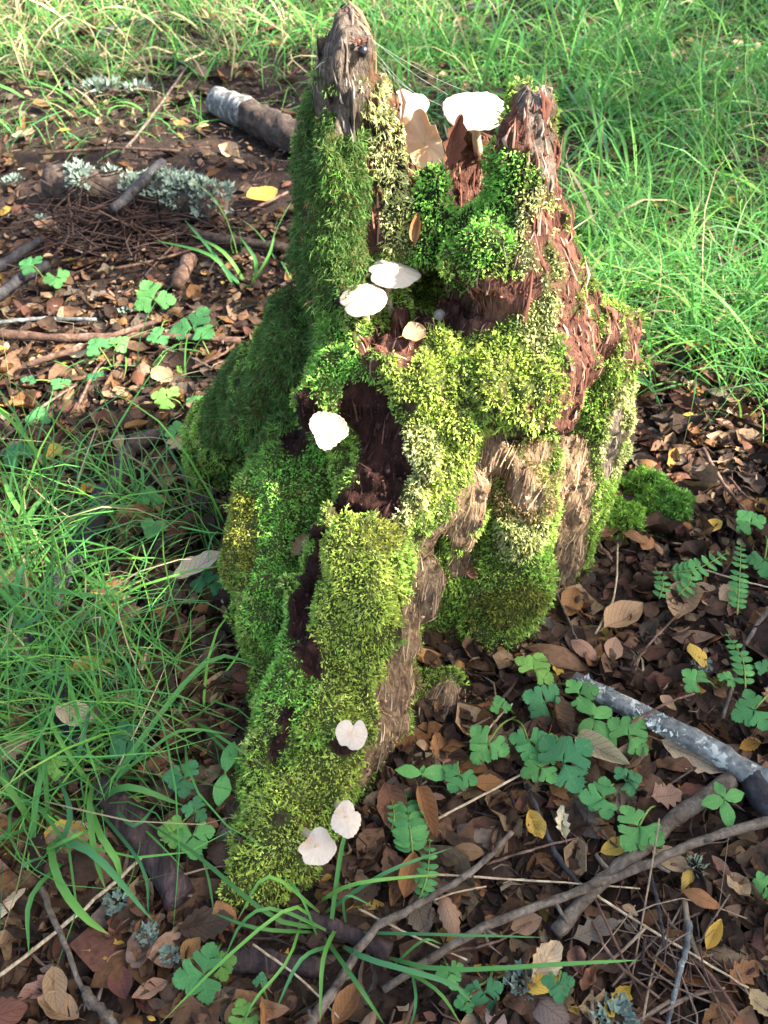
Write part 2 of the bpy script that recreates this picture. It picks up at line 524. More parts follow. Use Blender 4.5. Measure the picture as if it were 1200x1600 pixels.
    S = su(S, rc(P(472, 1235, .505), P(420, 1340, .42), .074, .056), .03)
    S = su(S, rc(P(420, 1340, .42), P(398, 1375, .393), .056, .034), .02)
    # left root ridge
    S = su(S, rc(P(470, 730, .87), P(432, 860, .80), .062, .066), .02)
    S = su(S, rc(P(432, 860, .80), P(445, 1010, .70), .066, .052), .02)
    S = su(S, rc(P(445, 1010, .70), P(440, 1180, .585), .050, .058), .02)
    # right flank cushions
    S = su(S, rc(P(790, 900, .80), P(755, 1040, .72), .066, .050), .03)
    S = su(S, rc(P(735, 760, .80), P(715, 840, .765), .022, .020), .012)
    S = su(S, rc(P(830, 720, .84), P(800, 880, .80), .045, .055), .02)
    S = su(S, rc(P(700, 1080, .66), P(640, 1130, .615), .042, .030), .02)
    # right slab
    S = su(S, rc(P(942, 525, .95), P(925, 770, .915), .042, .032, ((.45, -.9, 0), 1.5)), .012)
    S = su(S, rc(P(962, 600, .95), P(927, 800, .92), .026, .018), .012)
    S = su(S, rc(P(890, 430, .98), P(905, 520, .97), .026, .040), .012)
    S = su(S, rc((.22, .95, -.05), (.24, .96, .14), .125, .09), .03)
    # carved gaps: dark channel, fibre groove, gap beside the slab, recess below the lobe
    S = ss(S, rc(P(575, 620, .80), P(600, 745, .735), .020, .036), .02)
    S = ss(S, rc(P(560, 770, .735), P(480, 930, .67), .024, .018), .015)
    S = ss(S, rc(P(480, 930, .665), P(440, 1110, .565), .016, .008), .012)
    S = ss(S, rc(P(730, 730, .73), P(690, 900, .665), .026, .028), .02)
    S = ss(S, rc(P(690, 900, .665), P(620, 1110, .555), .028, .022), .02)
    S = ss(S, rc(P(775, 745, .735), P(800, 800, .73), .042, .030), .02)
    S = ss(S, rc(P(893, 560, .875), P(880, 740, .815), .018, .040), .015)
    S = ss(S, rc(P(462, 700, .84), P(478, 600, .89), .026, .022), .015)
    S = ss(S, rc(P(425, 560, .915), P(440, 660, .885), .022, .026), .02)
    S = ss(S, rc(P(655, 1160, .57), P(740, 1130, .62), .03, .02), .01)
    # rough surface: lumps, upright fibres, broken tops
    idx = np.argwhere(np.abs(S) < .045)
    p = (idx * GH + GO).astype(F32)
    d = .021 * noise3(p * np.array([12, 12, 8], F32)) + .012 * noise3(p * 27 + 3) + .0065 * noise3(p * np.array([75, 75, 13], F32)) + .005 * noise3(p * np.array([120, 120, 30], F32) + 5)
    top = sstep(.40, .60, p[:, 2])
    d = d + top * .012 * np.abs(noise3(p * np.array([60, 60, 5], F32) + 8))
    S[idx[:, 0], idx[:, 1], idx[:, 2]] += d.astype(F32)
    return S
S_ = stump_field()
def surface_nets(S):
    ins = S < 0
    nx, ny, nz = S.shape
    cnt = np.zeros((nx - 1, ny - 1, nz - 1), np.int8)
    for a in (0, 1):
        for b in (0, 1):
            for c in (0, 1):
                cnt += ins[a:nx - 1 + a, b:ny - 1 + b, c:nz - 1 + c]
    act = np.argwhere((cnt > 0) & (cnt < 8))
    vid = np.full(cnt.shape, -1, np.int32)
    vid[act[:, 0], act[:, 1], act[:, 2]] = np.arange(len(act))
    corners = np.array([(a, b, c) for a in (0, 1) for b in (0, 1) for c in (0, 1)])
    val = [S[act[:, 0] + k[0], act[:, 1] + k[1], act[:, 2] + k[2]] for k in corners]
    acc = np.zeros((len(act), 3)); n = np.zeros(len(act))
    for i in range(8):
        for j in range(i + 1, 8):
            if np.abs(corners[i] - corners[j]).sum() != 1: continue
            m = (val[i] < 0) != (val[j] < 0)
            t = val[i] / (val[i] - val[j] + 1e-12)
            pt = corners[i] + t[:, None] * (corners[j] - corners[i])
            acc[m] += pt[m]; n[m] += 1
    V = (act + acc / n[:, None]) * GH + GO
    Q = []
    for axx in range(3):
        a = [slice(None)] * 3; b = [slice(None)] * 3
        a[axx] = slice(0, -1); b[axx] = slice(1, None)
        e = np.argwhere(ins[tuple(a)] != ins[tuple(b)])
        o1, o2 = [(1, 2), (2, 0), (0, 1)][axx]
        ok = (e[:, o1] > 0) & (e[:, o2] > 0) & (e[:, o1] < S.shape[o1] - 1) & (e[:, o2] < S.shape[o2] - 1)
        e = e[ok]
        def cid(d1, d2):
            c = e.copy(); c[:, o1] -= d1; c[:, o2] -= d2
            return vid[c[:, 0], c[:, 1], c[:, 2]]
        q = np.stack([cid(1, 1), cid(0, 1), cid(0, 0), cid(1, 0)], 1)
        flip = ~ins[e[:, 0], e[:, 1], e[:, 2]]
        q[flip] = q[flip][:, ::-1]
        Q.append(q)
    return V.astype(F32), np.concatenate(Q)
WV, WQ = surface_nets(S_)
def s_at(p):
    i = np.rint((np.atleast_2d(p) - GO) / GH).astype(int)
    ok = np.all((i >= 0) & (i < np.array(S_.shape)), axis=1)
    i = np.clip(i, 0, np.array(S_.shape) - 1)
    return np.where(ok, S_[i[:, 0], i[:, 1], i[:, 2]], 9.0)
def s_grad(p):
    e = GH * 1.5
    g = np.stack([s_at(p + np.array(d) * e) - s_at(p - np.array(d) * e) for d in ((1, 0, 0), (0, 1, 0), (0, 0, 1))], 1)
    return g / (np.linalg.norm(g, axis=1, keepdims=True) + 1e-9)
def hit(u, v):                     # where a photo sight line meets the stump
    d = ray(u, v); d = d / np.linalg.norm(d)
    t = np.arange(.3, 2.0, .002)
    s = s_at(CAMP + t[:, None] * d)
    k = np.argmax(s < 0)
    return (CAMP + t[k] * d) if s[k] < 0 else None
def zone(p, lines, jitter=.25, freq=30):
    """1 inside the drawn bands on the stump; lines = [([(u,v),...], radius)]"""
    w = np.zeros(len(p))
    nz = noise3(p * freq) * jitter + noise3(p * freq * 2.7) * jitter * .6
    for pts, rad in lines:
        H = [hit(*q) for q in pts]; H = [h for h in H if h is not None]
        if not H: continue
        if len(H) == 1: H = H * 2
        for a, b in zip(H[:-1], H[1:]):
            d = b - a; L = max(float(d @ d), 1e-9)
            t = np.clip(((p - a) @ d) / L, 0, 1)
            dist = np.linalg.norm(p - a - t[:, None] * d, axis=1)
            w = np.maximum(w, 1 - sstep(.8, 1.1, dist / rad + nz))
    return w
def build_stump():
    root = thing('tree_stump', (0, .9, gz(0, .9)), 'tall rotten tree stump with two jagged spikes, covered in green moss', 'tree stump')
    o = np.array(root.location)
    N = s_grad(WV)
    red = zone(WV, [([(600, 545), (635, 520), (690, 490), (750, 470), (800, 445)], .034), ([(625, 550)], .024), ([(842, 165), (847, 260), (838, 330), (842, 360)], .021), ([(874, 380), (884, 470)], .013), ([(900, 520), (902, 580), (890, 650)], .024), ([(958, 500), (945, 545), (925, 590)], .016), ([(588, 250), (590, 310), (588, 380)], .012), ([(585, 180)], .008), ([(745, 270), (730, 310)], .03), ([(780, 210)], .02), ([(812, 165), (812, 215)], .017)])
    dark = zone(WV, [([(570, 630), (605, 700), (590, 780), (550, 800)], .033), ([(500, 840), (480, 900), (465, 980), (480, 1020)], .017), ([(450, 1110), (430, 1180)], .009), ([(540, 1160)], .018), ([(480, 640), (460, 690)], .022), ([(490, 1040)], .018)])
    tan = zone(WV, [([(760, 715), (720, 800), (690, 890), (650, 1000), (620, 1090), (590, 1190)], .036), ([(800, 740), (825, 770)], .022), ([(770, 720), (850, 705)], .012), ([(885, 720), (885, 800), (885, 880)], .042), ([(640, 1160), (700, 1100)], .03), ([(600, 1220)], .035), ([(740, 850), (720, 880)], .018)])
    grey = zone(WV, [([(525, 40), (540, 90)], .031), ([(548, 140), (545, 185)], .018), ([(540, 25)], .045), ([(505, 80), (500, 160)], .016), ([(830, 150)], .022), ([(846, 160), (850, 280)], .017), ([(965, 640), (950, 740)], .010)], .45, 45)
    cav = 1 - sstep(.085, .11, np.hypot(WV[:, 0] - .05, WV[:, 1] - 1.035)); cav *= sstep(.40, .43, WV[:, 2])
    under = np.clip(-N[:, 2] * 3 - .9, 0, 1)
    low = 1 - sstep(.0, .03, WV[:, 2] - gh(WV[:, 0], WV[:, 1]))
    side = sstep(.25, .6, N[:, 0] + .35 * noise3(WV * 24)) * sstep(.30, .36, WV[:, 2]) * sstep(.11, .15, WV[:, 0]) * .95
    red = np.maximum(red, side * (.5 + .5 * (noise3(WV * 18 + 3) > -.1)))
    bare = np.maximum.reduce([red, dark, tan * .97, grey, cav, under, low * .3])
    post = np.maximum(zone(WV, [([(675, 270), (672, 370)], .032)], .1), .9 * zone(WV, [([(760, 340), (790, 300)], .045), ([(740, 400), (800, 400)], .026), ([(604, 190), (614, 270), (624, 350)], .022), ([(598, 140)], .012)], .15))
    bare = bare * (1 - post)
    patch = .5 + .5 * fbm(WV * 16 + 4, 3)
    bare = np.maximum(bare, sstep(.66, .72, patch) * .9)
    # colours of the wood itself
    def c(*a): return np.array(a)
    base = np.tile(c(.085, .105, .028), (len(WV), 1))
    fib = (.5 + .5 * noise3(WV * np.array([150, 150, 12], F32)))[:, None]
    def put(b, w, ca, cb): return b * (1 - w[:, None]) + w[:, None] * (ca * (1 - fib) + cb * fib)
    base = put(base, bare, c(.05, .034, .024), c(.10, .07, .05))
    base = put(base, cav, c(.07, .035, .022), c(.20, .11, .06))
    base = put(base, tan, c(.16, .095, .055), c(.40, .28, .17))
    base = put(base, red, c(.072, .028, .019), c(.235, .112, .076))
    base = put(base, dark, c(.020, .009, .007), c(.065, .026, .020))
    base = put(base, grey, c(.080, .058, .043), c(.27, .21, .16))
    base = base * (1 - post[:, None]) + post[:, None] * c(.03, .04, .015)
    # parts: the mesh is split where the pieces of the stump part from each other
    fc = WV[WQ].mean(1)
    u, v, _ = to_px(fc)
    pl = PY(540, 330, .99); pr = PY(826, 330, .93); ps = PY(915, 600, .93); pf = PY(575, 880, .715)
    reg = np.zeros(len(fc), int)
    reg[(fc[:, 2] > .50) & (fc[:, 0] < .02)] = 1
    reg[(fc[:, 2] > .50) & (fc[:, 0] > .08) & (fc[:, 1] < 1.02)] = 2
    reg[(fc[:, 0] > .215) & (fc[:, 2] > .06)] = 3
    reg[(fc[:, 1] < .70) & (fc[:, 0] < .06)] = 4
    reg[(fc[:, 0] < -.17) & (fc[:, 1] > .88)] = 5
    names = [('trunk_shell', 'hollow reddish brown rotten trunk with tan fibrous wood below'), ('wood_spike', 'taller grey weathered spike with a spider on it'), ('wood_spike', 'shorter red brown spike, frayed at its top'), ('side_slab', 'crumbling red brown slab split off the side'), ('front_root', 'long mossy root running down to the litter'), ('rear_buttress', 'rounded dark buttress under thick moss')]
    for k, (nm, lab) in enumerate(names):
        q = WQ[reg == k]
        ids, inv = np.unique(q, return_inverse=True)
        me = mesh_from(nm, WV[ids] - o, inv.reshape(-1, 4), base[ids])
        ob = link(nm, me, MAT['wood'], root)
        ob['label'] = lab
    return root, bare, N, dict(red=red, tan=tan, grey=grey, dark=dark, cav=cav)
STUMP, BARE, WN, ZONES = build_stump()
# ------------------------------------------------------------------ moss shoots
def sprigs(p, nrm, length, width, cols, droop, spread=.8):
    """each shoot: a bent three-step ribbon and two side shoots; one mesh for all of them"""
    n = len(p)
    r = rng.normal(size=(n, 3)).astype(F32)
    d = nrm + r * spread * .62
    d[:, 2] -= droop
    d /= np.linalg.norm(d, axis=1, keepdims=True) + 1e-9
    d2 = d + rng.normal(size=(n, 3)).astype(F32) * .55; d2[:, 2] -= droop * .5 + .25
    d2 /= np.linalg.norm(d2, axis=1, keepdims=True) + 1e-9
    sd = np.cross(d, rng.normal(size=(n, 3)).astype(F32)); sd /= np.linalg.norm(sd, axis=1, keepdims=True) + 1e-9
    L = length[:, None]; W = width[:, None]
    a = p - nrm * .002
    b = a + d * L * .5
    c = b + (d + d2) * .5 * L * .32
    e = c + d2 * L * .30
    up = np.cross(sd, d)
    V = [a - sd * W * .35, a + sd * W * .35, b - sd * W * .6, b + sd * W * .6, c - sd * W * .45, c + sd * W * .45, e]
    # side shoots
    for s in (-1, 1):
        q = b if s < 0 else (b + c) * .5
        t = q + (sd * s * .75 + d * .45 + up * .25 * s) * L * .38
        V += [q - d * W * .5, q + d * W * .5, t]
    V = np.stack(V, 1).astype(F32)          # n, 13, 3
    k = np.arange(n)[:, None, None] * 13
    T = np.array([[0, 1, 3], [0, 3, 2], [2, 3, 5], [2, 5, 4], [4, 5, 6], [7, 8, 9], [10, 11, 12]])
    T = (T[None] + k).reshape(-1, 3)
    tone = np.array([.55, .55, .95, .95, 1.1, 1.1, 1.2, .95, .95, 1.2, .95, .95, 1.2])
    tone = 1 + (tone - 1) * .35             # tips paler than the base of the shoot
    C = cols[:, None, :] * tone[None, :, None]
    return V.reshape(-1, 3), T, C.reshape(-1, 3)
def sample_faces(V, Q, w, n):
    A = V[Q]
    ar = .5 * np.linalg.norm(np.cross(A[:, 2] - A[:, 0], A[:, 3] - A[:, 1]), axis=1) * w
    f = rng.choice(len(Q), n, p=ar / ar.sum())
    s, t = rng.random((2, n))
    s = s[:, None]; t = t[:, None]
    q = A[f]
    return (q[:, 0] * (1 - s) * (1 - t) + q[:, 1] * s * (1 - t) + q[:, 2] * s * t + q[:, 3] * (1 - s) * t), f
def build_moss():
    o = np.array(STUMP.location)
    fb = BARE[WQ].mean(1)
    fc = WV[WQ].mean(1); fn = WN[WQ].mean(1); fn /= np.linalg.norm(fn, axis=1, keepdims=True) + 1e-9
    w = np.clip(1 - fb * 1.15, 0, 1) ** 1.3
    w[fc[:, 2] < gh(fc[:, 0], fc[:, 1]) - .005] = 0
    tocam = CAMP - fc; tocam /= np.linalg.norm(tocam, axis=1, keepdims=True)
    away = (fn * tocam).sum(1)
    w *= np.where(away > -.35, 1.0, .3)      # the far side is thinner
    w *= .04 + .96 * (fb < .8)
    n = 190000
    p, f = sample_faces(WV, WQ, w, n)
    nr = fn[f]
    # kinds of moss; the dark one also paints shade on the left flank
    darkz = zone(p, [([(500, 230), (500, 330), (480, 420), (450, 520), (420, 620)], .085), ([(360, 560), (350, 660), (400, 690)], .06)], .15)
    brightz = zone(p, [([(430, 430), (350, 580)], .022), ([(450, 720), (420, 830), (430, 950), (440, 1060)], .055), ([(520, 540), (530, 620)], .05), ([(760, 340), (800, 300)], .06), ([(675, 270), (672, 370)], .04)], .2)
    paleZ = zone(p, [([(592, 130), (605, 230), (622, 370)], .026), ([(850, 330), (850, 450), (840, 520)], .032), ([(980, 620), (960, 720)], .03), ([(830, 760), (810, 850)], .04), ([(620, 790), (650, 700)], .03)], .3)
    yelZ = zone(p, [([(700, 580), (780, 620), (680, 700)], .075), ([(540, 860), (570, 960), (540, 1080)], .06), ([(470, 1260), (400, 1360)], .06), ([(540, 1200)], .04)], .25)
    oliveZ = zone(p, [([(380, 800), (370, 900)], .03), ([(640, 760), (600, 830)], .03), ([(760, 960), (820, 940)], .03)], .3)
    strawZ = zone(p, [([(780, 720), (830, 720), (800, 760)], .045), ([(850, 740), (840, 790)], .03), ([(690, 1000), (640, 1080)], .018)], .2)
    C = np.tile(np.array([.27, .42, .075]), (n, 1))
    def put(C, w, c): return C * (1 - w[:, None]) + np.array(c) * w[:, None]
    C = put(C, yelZ, (.40, .50, .095))
    C = put(C, brightz, (.23, .48, .085))
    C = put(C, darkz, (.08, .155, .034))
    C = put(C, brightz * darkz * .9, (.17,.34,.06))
    C = put(C, oliveZ, (.22, .24, .04))
    C = put(C, paleZ, (.50, .52, .22))
    C = put(C, strawZ, (.26, .19, .085))
    pn = fbm(p * 22, 3)
    C *= (1 + .40 * pn)[:, None]
    C = put(C, sstep(.25, .55, noise3(p * 35 + 11)) * .5 * (1 - darkz), (.52, .58, .18))
    C = put(C, sstep(.3, .6, noise3(p * 28 + 41)) * .6, (.17, .36, .06))
    C *= np.exp(rng.normal(.15, .28, n))[:, None]
    brown = rng.random(n) < .06
    C[brown] = np.array([.17, .11, .05]) * np.exp(rng.normal(0, .3, (brown.sum(), 1)))
    L = .0052 * np.exp(rng.normal(0, .3, n)) * (1 + .6 * darkz)
    lump = 1 + .6 * fbm(p * 38 + 2, 2)
    L *= lump
    W = .00132 * np.exp(rng.normal(0, .25, n)) * (1 - .25 * darkz)
    droop = .10 + .55 * darkz + .1 * paleZ
    # lift the carpet into cushions
    p = p + nr * (np.clip(fbm(p * 30 + 7, 2) + .25, 0, 1) * .010)[:, None]
    reg = np.zeros(n, int)
    reg[(p[:, 2] > .50) & (p[:, 0] < .02)] = 1
    reg[(p[:, 2] > .50) & (p[:, 0] >= .02)] = 2
    reg[(p[:, 0] > .215) & (p[:, 2] > .06)] = 3
    reg[(p[:, 1] < .74) & (p[:, 0] < .06)] = 4
    reg[(p[:, 0] < -.15) & (p[:, 1] > .84)] = 5
    reg[(p[:, 1] < .85) & (p[:, 0] >= .06) & (p[:, 2] < .34)] = 6
    lab = ['thick yellow green moss over the front of the trunk', 'long dark green moss hanging down the taller spike', 'bright green moss inside and on the shorter spike', 'pale dry moss on the split side slab', 'bright green and yellow moss along the front root', 'deep green moss on the rear buttress', 'green moss cushions beside the tan fibrous wood']
    for k in range(7):
        m = reg == k
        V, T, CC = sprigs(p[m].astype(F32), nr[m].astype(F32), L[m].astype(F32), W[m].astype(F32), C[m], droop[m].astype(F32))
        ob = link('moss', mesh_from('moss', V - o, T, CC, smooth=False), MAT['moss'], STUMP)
        ob['kind'] = 'stuff'; ob['label'] = lab[k]
build_moss()
def build_fibres():
    # frayed splinters and strands standing off the bare wood, along the grain
    o = np.array(STUMP.location)
    fn = WN[WQ].mean(1); fn /= np.linalg.norm(fn, axis=1, keepdims=True) + 1e-9
    fc = WV[WQ].mean(1)
    for zn, n, L0, W0, pal, lift, lab in [('red', 700, .022, .0017, [(.08, .028, .018), (.18, .07, .045), (.32, .17, .115), (.12, .045, .03), (.42, .28, .21)], .03, 'red brown splinters of rotten wood'), ('tan', 1100, .022, .0010, [(.20, .12, .07), (.36, .25, .15), (.50, .38, .24), (.13, .075, .045), (.28, .22, .10)], .04, 'straw coloured strands of decayed wood'), ('grey', 120, .016, .0016, [(.09, .07, .055), (.20, .16, .13), (.34, .29, .24)], .02, 'grey weathered splinters'), ('dark', 80, .022, .0026, [(.022, .010, .008), (.05, .022, .016), (.09, .04, .03)], .06, 'dark brown splinters'), ('cav', 350, .028, .0026, [(.08, .04, .025), (.20, .11, .06), (.34, .22, .13)], .08, 'brown splinters inside the hollow')]:
        w = np.clip(ZONES[zn][WQ].mean(1) * 1.3 - .3, 0, 1) * (fc[:, 2] > .01)
        p, f = sample_faces(WV, WQ, w, n)
        nr = fn[f]
        d = np.tile(np.array([0, 0, 1.0]), (n, 1)) + rng.normal(size=(n, 3)) * .09
        if zn == 'tan': d = d + np.array([.25, .35, 0])
        d -= nr * (d * nr).sum(1, keepdims=True); d /= np.linalg.norm(d, axis=1, keepdims=True) + 1e-9
        sd = np.cross(d, nr)
        L = (L0 * np.exp(rng.normal(0, .45, n)))[:, None]; W = (W0 * np.exp(rng.normal(0, .4, n)))[:, None]
        la = np.abs(rng.normal(lift, lift * .8, n))[:, None]
        a = p - d * L * .5 - nr * .001; b = p + nr * W * .8; e = p + d * L * .5 + nr * L * la
        V = np.stack([a - sd * W * .5, a + sd * W * .5, b - sd * W * .5, b + sd * W * .5, b + nr * W * .7, e], 1)
        T = np.array([[0, 1, 4], [0, 4, 2], [1, 3, 4], [2, 4, 5], [4, 3, 5]])
        T = (T[None] + (np.arange(n) * 6)[:, None, None]).reshape(-1, 3)
        C = np.array(pal)[rng.integers(0, len(pal), n)] * np.exp(rng.normal(0, .25, n))[:, None]
        ob = link('splinters', mesh_from('splinters', V.reshape(-1, 3) - o, T, np.repeat(C, 6, 0), False), MAT['fibre'], STUMP)
        ob['kind'] = 'stuff'; ob['label'] = lab
    # crumbs of rotten wood: small broken blocks
    n = 2600
    w = np.clip((np.maximum.reduce([ZONES['red'], ZONES['tan'], ZONES['dark'], ZONES['cav']]))[WQ].mean(1) * 1.3 - .3, 0, 1) * (fc[:, 2] > .01)
    p, f = sample_faces(WV, WQ, w, n)
    zs = {k: ZONES[k][WQ].mean(1)[f] for k in ('red', 'tan', 'dark')}
    C = np.where((zs['tan'] > .5)[:, None], np.array([.30, .20, .12]), np.where((zs['dark'] > .5)[:, None], np.array([.05, .024, .018]), np.array([.17, .06, .036]))) * np.exp(rng.normal(0, .4, n))[:, None]
    r = (.0015 * np.exp(rng.normal(0, .45, n)))[:, None, None]
    octa = np.array([[1, 0, 0], [-1, 0, 0], [0, 1, 0], [0, -1, 0], [0, 0, 1.5], [0, 0, -1.5]])
    V = p[:, None, :] + (octa[None] + rng.normal(0, .35, (n, 6, 3))) * r
    T = np.array([[0, 2, 4], [2, 1, 4], [1, 3, 4], [3, 0, 4], [2, 0, 5], [1, 2, 5], [3, 1, 5], [0, 3, 5]])
    T = (T[None] + (np.arange(n) * 6)[:, None, None]).reshape(-1, 3)
    ob = link('wood_crumbs', mesh_from('wood_crumbs', V.reshape(-1, 3) - o, T, np.repeat(C, 6, 0), False), MAT['fibre'], STUMP)
    ob['kind'] = 'stuff'; ob['label'] = 'crumbs of rotten wood on the bare patches'
build_fibres()

# ------------------------------------------------------------------ mushrooms
def frame(nrm, spin=0.0):
    n = np.asarray(nrm, float); n /= np.linalg.norm(n)
    a = np.array([1.0, 0, 0]) - n * n[0]; a /= np.linalg.norm(a)
    b = np.cross(n, a)
    c, s = math.cos(spin), math.sin(spin)
    return c * a + s * b, -s * a + c * b, n
def mushroom(center, nrm, R, label, stem_to, seed, dome=.25, lobes=.08, notches=(), tan=.5, cut=None, wave=.06, upturn=0.0, fine=.02, stemr=.0042, tanpos=(0, 0), col=(.66, .57, .45), nt=72):
    rg = np.random.default_rng(seed)
    ex, ey, ez = frame(nrm)
    center = np.asarray(center, float)
    root = thing('mushroom', stem_to, label, 'mushroom', 'pale mushrooms on the stump')
    o = np.array(root.location)
    th = np.arange(nt) * 2 * math.pi / nt
    rim = np.ones(nt)
    for k in range(2, 7): rim += lobes * rg.normal() / k * 2 * np.cos(k * th + rg.random() * 6.3)
    rim += fine * np.sin(th * nt / 2 * .62 + rg.random()) * rg.random(nt)
    for a, w, d in notches:
        da = np.abs((th - a + math.pi) % (2 * math.pi) - math.pi)
        rim *= 1 - d * np.exp(-(da / w) ** 2)
    if cut is not None:
        a, amt = cut
        x = np.cos(th - a)
        rim = np.where(x * rim > amt, amt / np.maximum(x, .05), rim)
    zw = wave * (np.sin(2 * th + rg.random() * 6) + .7 * np.sin(3 * th + rg.random() * 6) + .5 * np.sin(7 * th + rg.random() * 6))
    tanc = np.array([.62, .36, .17]); white = np.array(col)
    def surf(s, top):
        x = s[:, None] * rim * np.cos(th); y = s[:, None] * rim * np.sin(th)
        z = dome * (1 - s[:, None] ** 2) + upturn * s[:, None] ** 3 + zw * s[:, None] ** 2 + .012 * s[:, None] * np.sin(th * 18) * (s[:, None] > .25)
        if not top: z = z - .13 * (1 - s[:, None]) ** .5 - .035
        return x, y, z
    s = np.array([0.02, .12, .25, .4, .55, .7, .82, .91, .97, 1.0])
    B = Buf()
    xt, yt, zt = surf(s, True); xb, yb, zb = surf(s[::-1], False)
    X = np.concatenate([xt, xb]); Y = np.concatenate([yt, yb]); Z = np.concatenate([zt, zb])
    X = X * R; Y = Y * R; Z = Z * R
    V = center + X[..., None] * ex + Y[..., None] * ey + Z[..., None] * ez
    m = len(X)
    d = np.hypot(X / R - tanpos[0], Y / R - tanpos[1])
    w = np.clip(tan * np.exp(-(d / .42) ** 2) + .05 * rg.normal(size=X.shape), 0, 1)
    C = white * (1 - w[..., None]) + tanc * w[..., None]
    i = np.arange(m - 1)[:, None] * nt + np.arange(nt)[None]; j = np.arange(m - 1)[:, None] * nt + (np.arange(nt)[None] + 1) % nt
    q = np.stack([i, j, j + nt, i + nt], -1).reshape(-1, 4)
    B.add(V.reshape(-1, 3), q, C.reshape(-1, 3))
    cap = link('cap', B.mesh('cap', o), MAT['mushroom'], root)
    # gills: thin radial blades under the cap
    G = Buf(); ng = 48
    for k in range(ng):
        a = 2 * math.pi * k / ng
        ri = np.interp(a, np.append(th, 2 * math.pi), np.append(rim, rim[0])); zr = np.interp(a, np.append(th, 2 * math.pi), np.append(zw, zw[0]))
        ss_ = np.array([.14, .4, .7, .95])
        zz = dome * (1 - ss_ ** 2) + upturn * ss_ ** 3 + zr * ss_ ** 2 - .13 * (1 - ss_) ** .5 - .037
        dep = np.array([.10, .13, .10, .015])
        top = np.stack([ss_ * ri * math.cos(a), ss_ * ri * math.sin(a), zz], 1) * R
        bot = top - np.array([0, 0, 1]) * dep[:, None] * R
        P = np.concatenate([top, bot])
        P = center + P[:, :1] * ex + P[:, 1:2] * ey + P[:, 2:] * ez
        G.add(P, [[0, 1, 5, 4], [1, 2, 6, 5], [2, 3, 7, 6]], white * np.array([.95, .88, .76]))
    link('gills', G.mesh('gills', o), MAT['mushroom'], root)
    # stem
    st = np.asarray(stem_to, float)
    a = center + ez * (dome * R - .05 * R)
    mid = (a + st) * .5 + rg.normal(size=3) * .003
    P = catmull([a, mid, st], 9)
    T = Buf(); add_tube(T, P, np.linspace(stemr * .9, stemr * 1.15, 9), 12, white * np.array([.95, .86, .72]), rough=.12, freq=90)
    link('stem', T.mesh('stem', o), MAT['mushroom'], root)
    return root
def px_size(px, p): return px / FPX * to_px(p)[2]
def build_mushrooms():
    def h(u, v, fb): 
        q = hit(u, v)
        return q if q is not None else fb
    # tall flat one in the hollow
    b = h(748, 240, PY(748, 240, 1.04)); c = PY(742, 172, b[1] - .004)
    mushroom(c, (.02, -.24, 1), px_size(51, c), 'large flat white mushroom on a slim stem beside the shorter spike', b, 1, .16, .03, fine=.015, tan=.05, wave=.025, stemr=.0050)
    b = h(655, 215, PY(640, 215, 1.06)); c = PY(637, 170, 1.055)
    mushroom(c, (.05, -.45, 1), px_size(33, c), 'tattered white mushroom behind the taller spike', c + np.array([-.01, .0, -.05]), 2, .1, .10, ((5.2, .2, .2),), wave=.09, upturn=.1, tan=.15)
    c = PY(662, 220, .985)
    mushroom(c, (-.30, -1.0, .45), px_size(42, c), 'broken tan mushroom tipped on edge above the mossy post', c + np.array([.005, .02, -.055]), 3, -.2, .10, ((1.2, .3, .2),), cut=(.3, .6), tan=.95, wave=.13, col=(.66, .45, .27), tanpos=(-.1, -.35))
    b4 = h(610, 492, PY(610, 492, .9)); c = PY(614, 427, b4[1] - .004)
    m4 = mushroom(c, (.10, -.10, 1), px_size(39, c), 'pure white mushroom overlapping a lower cream one', b4, 4, .16, .05, ((3.3, .2, .18),), tan=.05, wave=.03)
    b5 = h(572, 500, PY(572, 500, .89)); c = PY(568, 468, b5[1] - .012)
    mushroom(c, (-.12, -.16, 1), px_size(38, c), 'cream mushroom tucked below a whiter one', b5, 5, .22, .04, ((3.5, .15, .14),), tan=.42, wave=.03, col=(.64, .51, .38))
    b6 = h(515, 705, PY(515, 705, .8)); c = PY(513, 672, b6[1] - .070)
    mushroom(c, (.04, -.55, 1), px_size(30, c), 'upturned frilly cream mushroom beside the dark rotten channel', b6, 6, -.14, .06, tan=.9, wave=.03, upturn=.14, fine=.05, col=(.55, .46, .36), tanpos=(.0, -.3))
    b7 = h(545, 1140, PY(545, 1140, .5)); nn = s_grad(b7[None])[0]; c = b7 + nn * .028
    mushroom(c, nn * .5 + np.array([0, -.2, .8]), px_size(25, c), 'small two lobed white mushroom half way down the front root', b7 - nn * .006, 7, .08, .16, ((1.4, .22, .45), (4.3, .3, .28)), tan=.30, wave=.05)
    b8 = h(532, 1272, PY(532, 1272, .48)); c = PY(541, 1281, b8[1] - .035) 
    mushroom(c, (.15, -.25, 1), px_size(25, c), 'ragged white mushroom beside a fern at the foot of the root', b8 + np.array([-.012, .02, -.008]), 8, .10, .05, ((.8, .2, .15),), tan=.4, fine=.06, wave=.04, tanpos=(-.35, .45))
    b9 = h(470, 1310, PY(470, 1310, .46)); c = PY(496, 1325, b9[1] - .024)
    mushroom(c, (.08, -.20, 1), px_size(28, c), 'smooth white mushroom with a brown stain touching the moss of the root', b9 + np.array([-.006, .015, -.006]), 9, .10, .10, ((3.6, .3, .22),), tan=.75, wave=.03, tanpos=(-.62, .42))
    b = h(686, 496, PY(686, 496, .88))
    c = b + np.array([0, -.006, .008])
    mushroom(c, (0, -.5, 1), px_size(10, c), 'tiny round white button mushroom on red wood', b, 10, .7, .05, tan=.0, stemr=.002)
build_mushrooms()
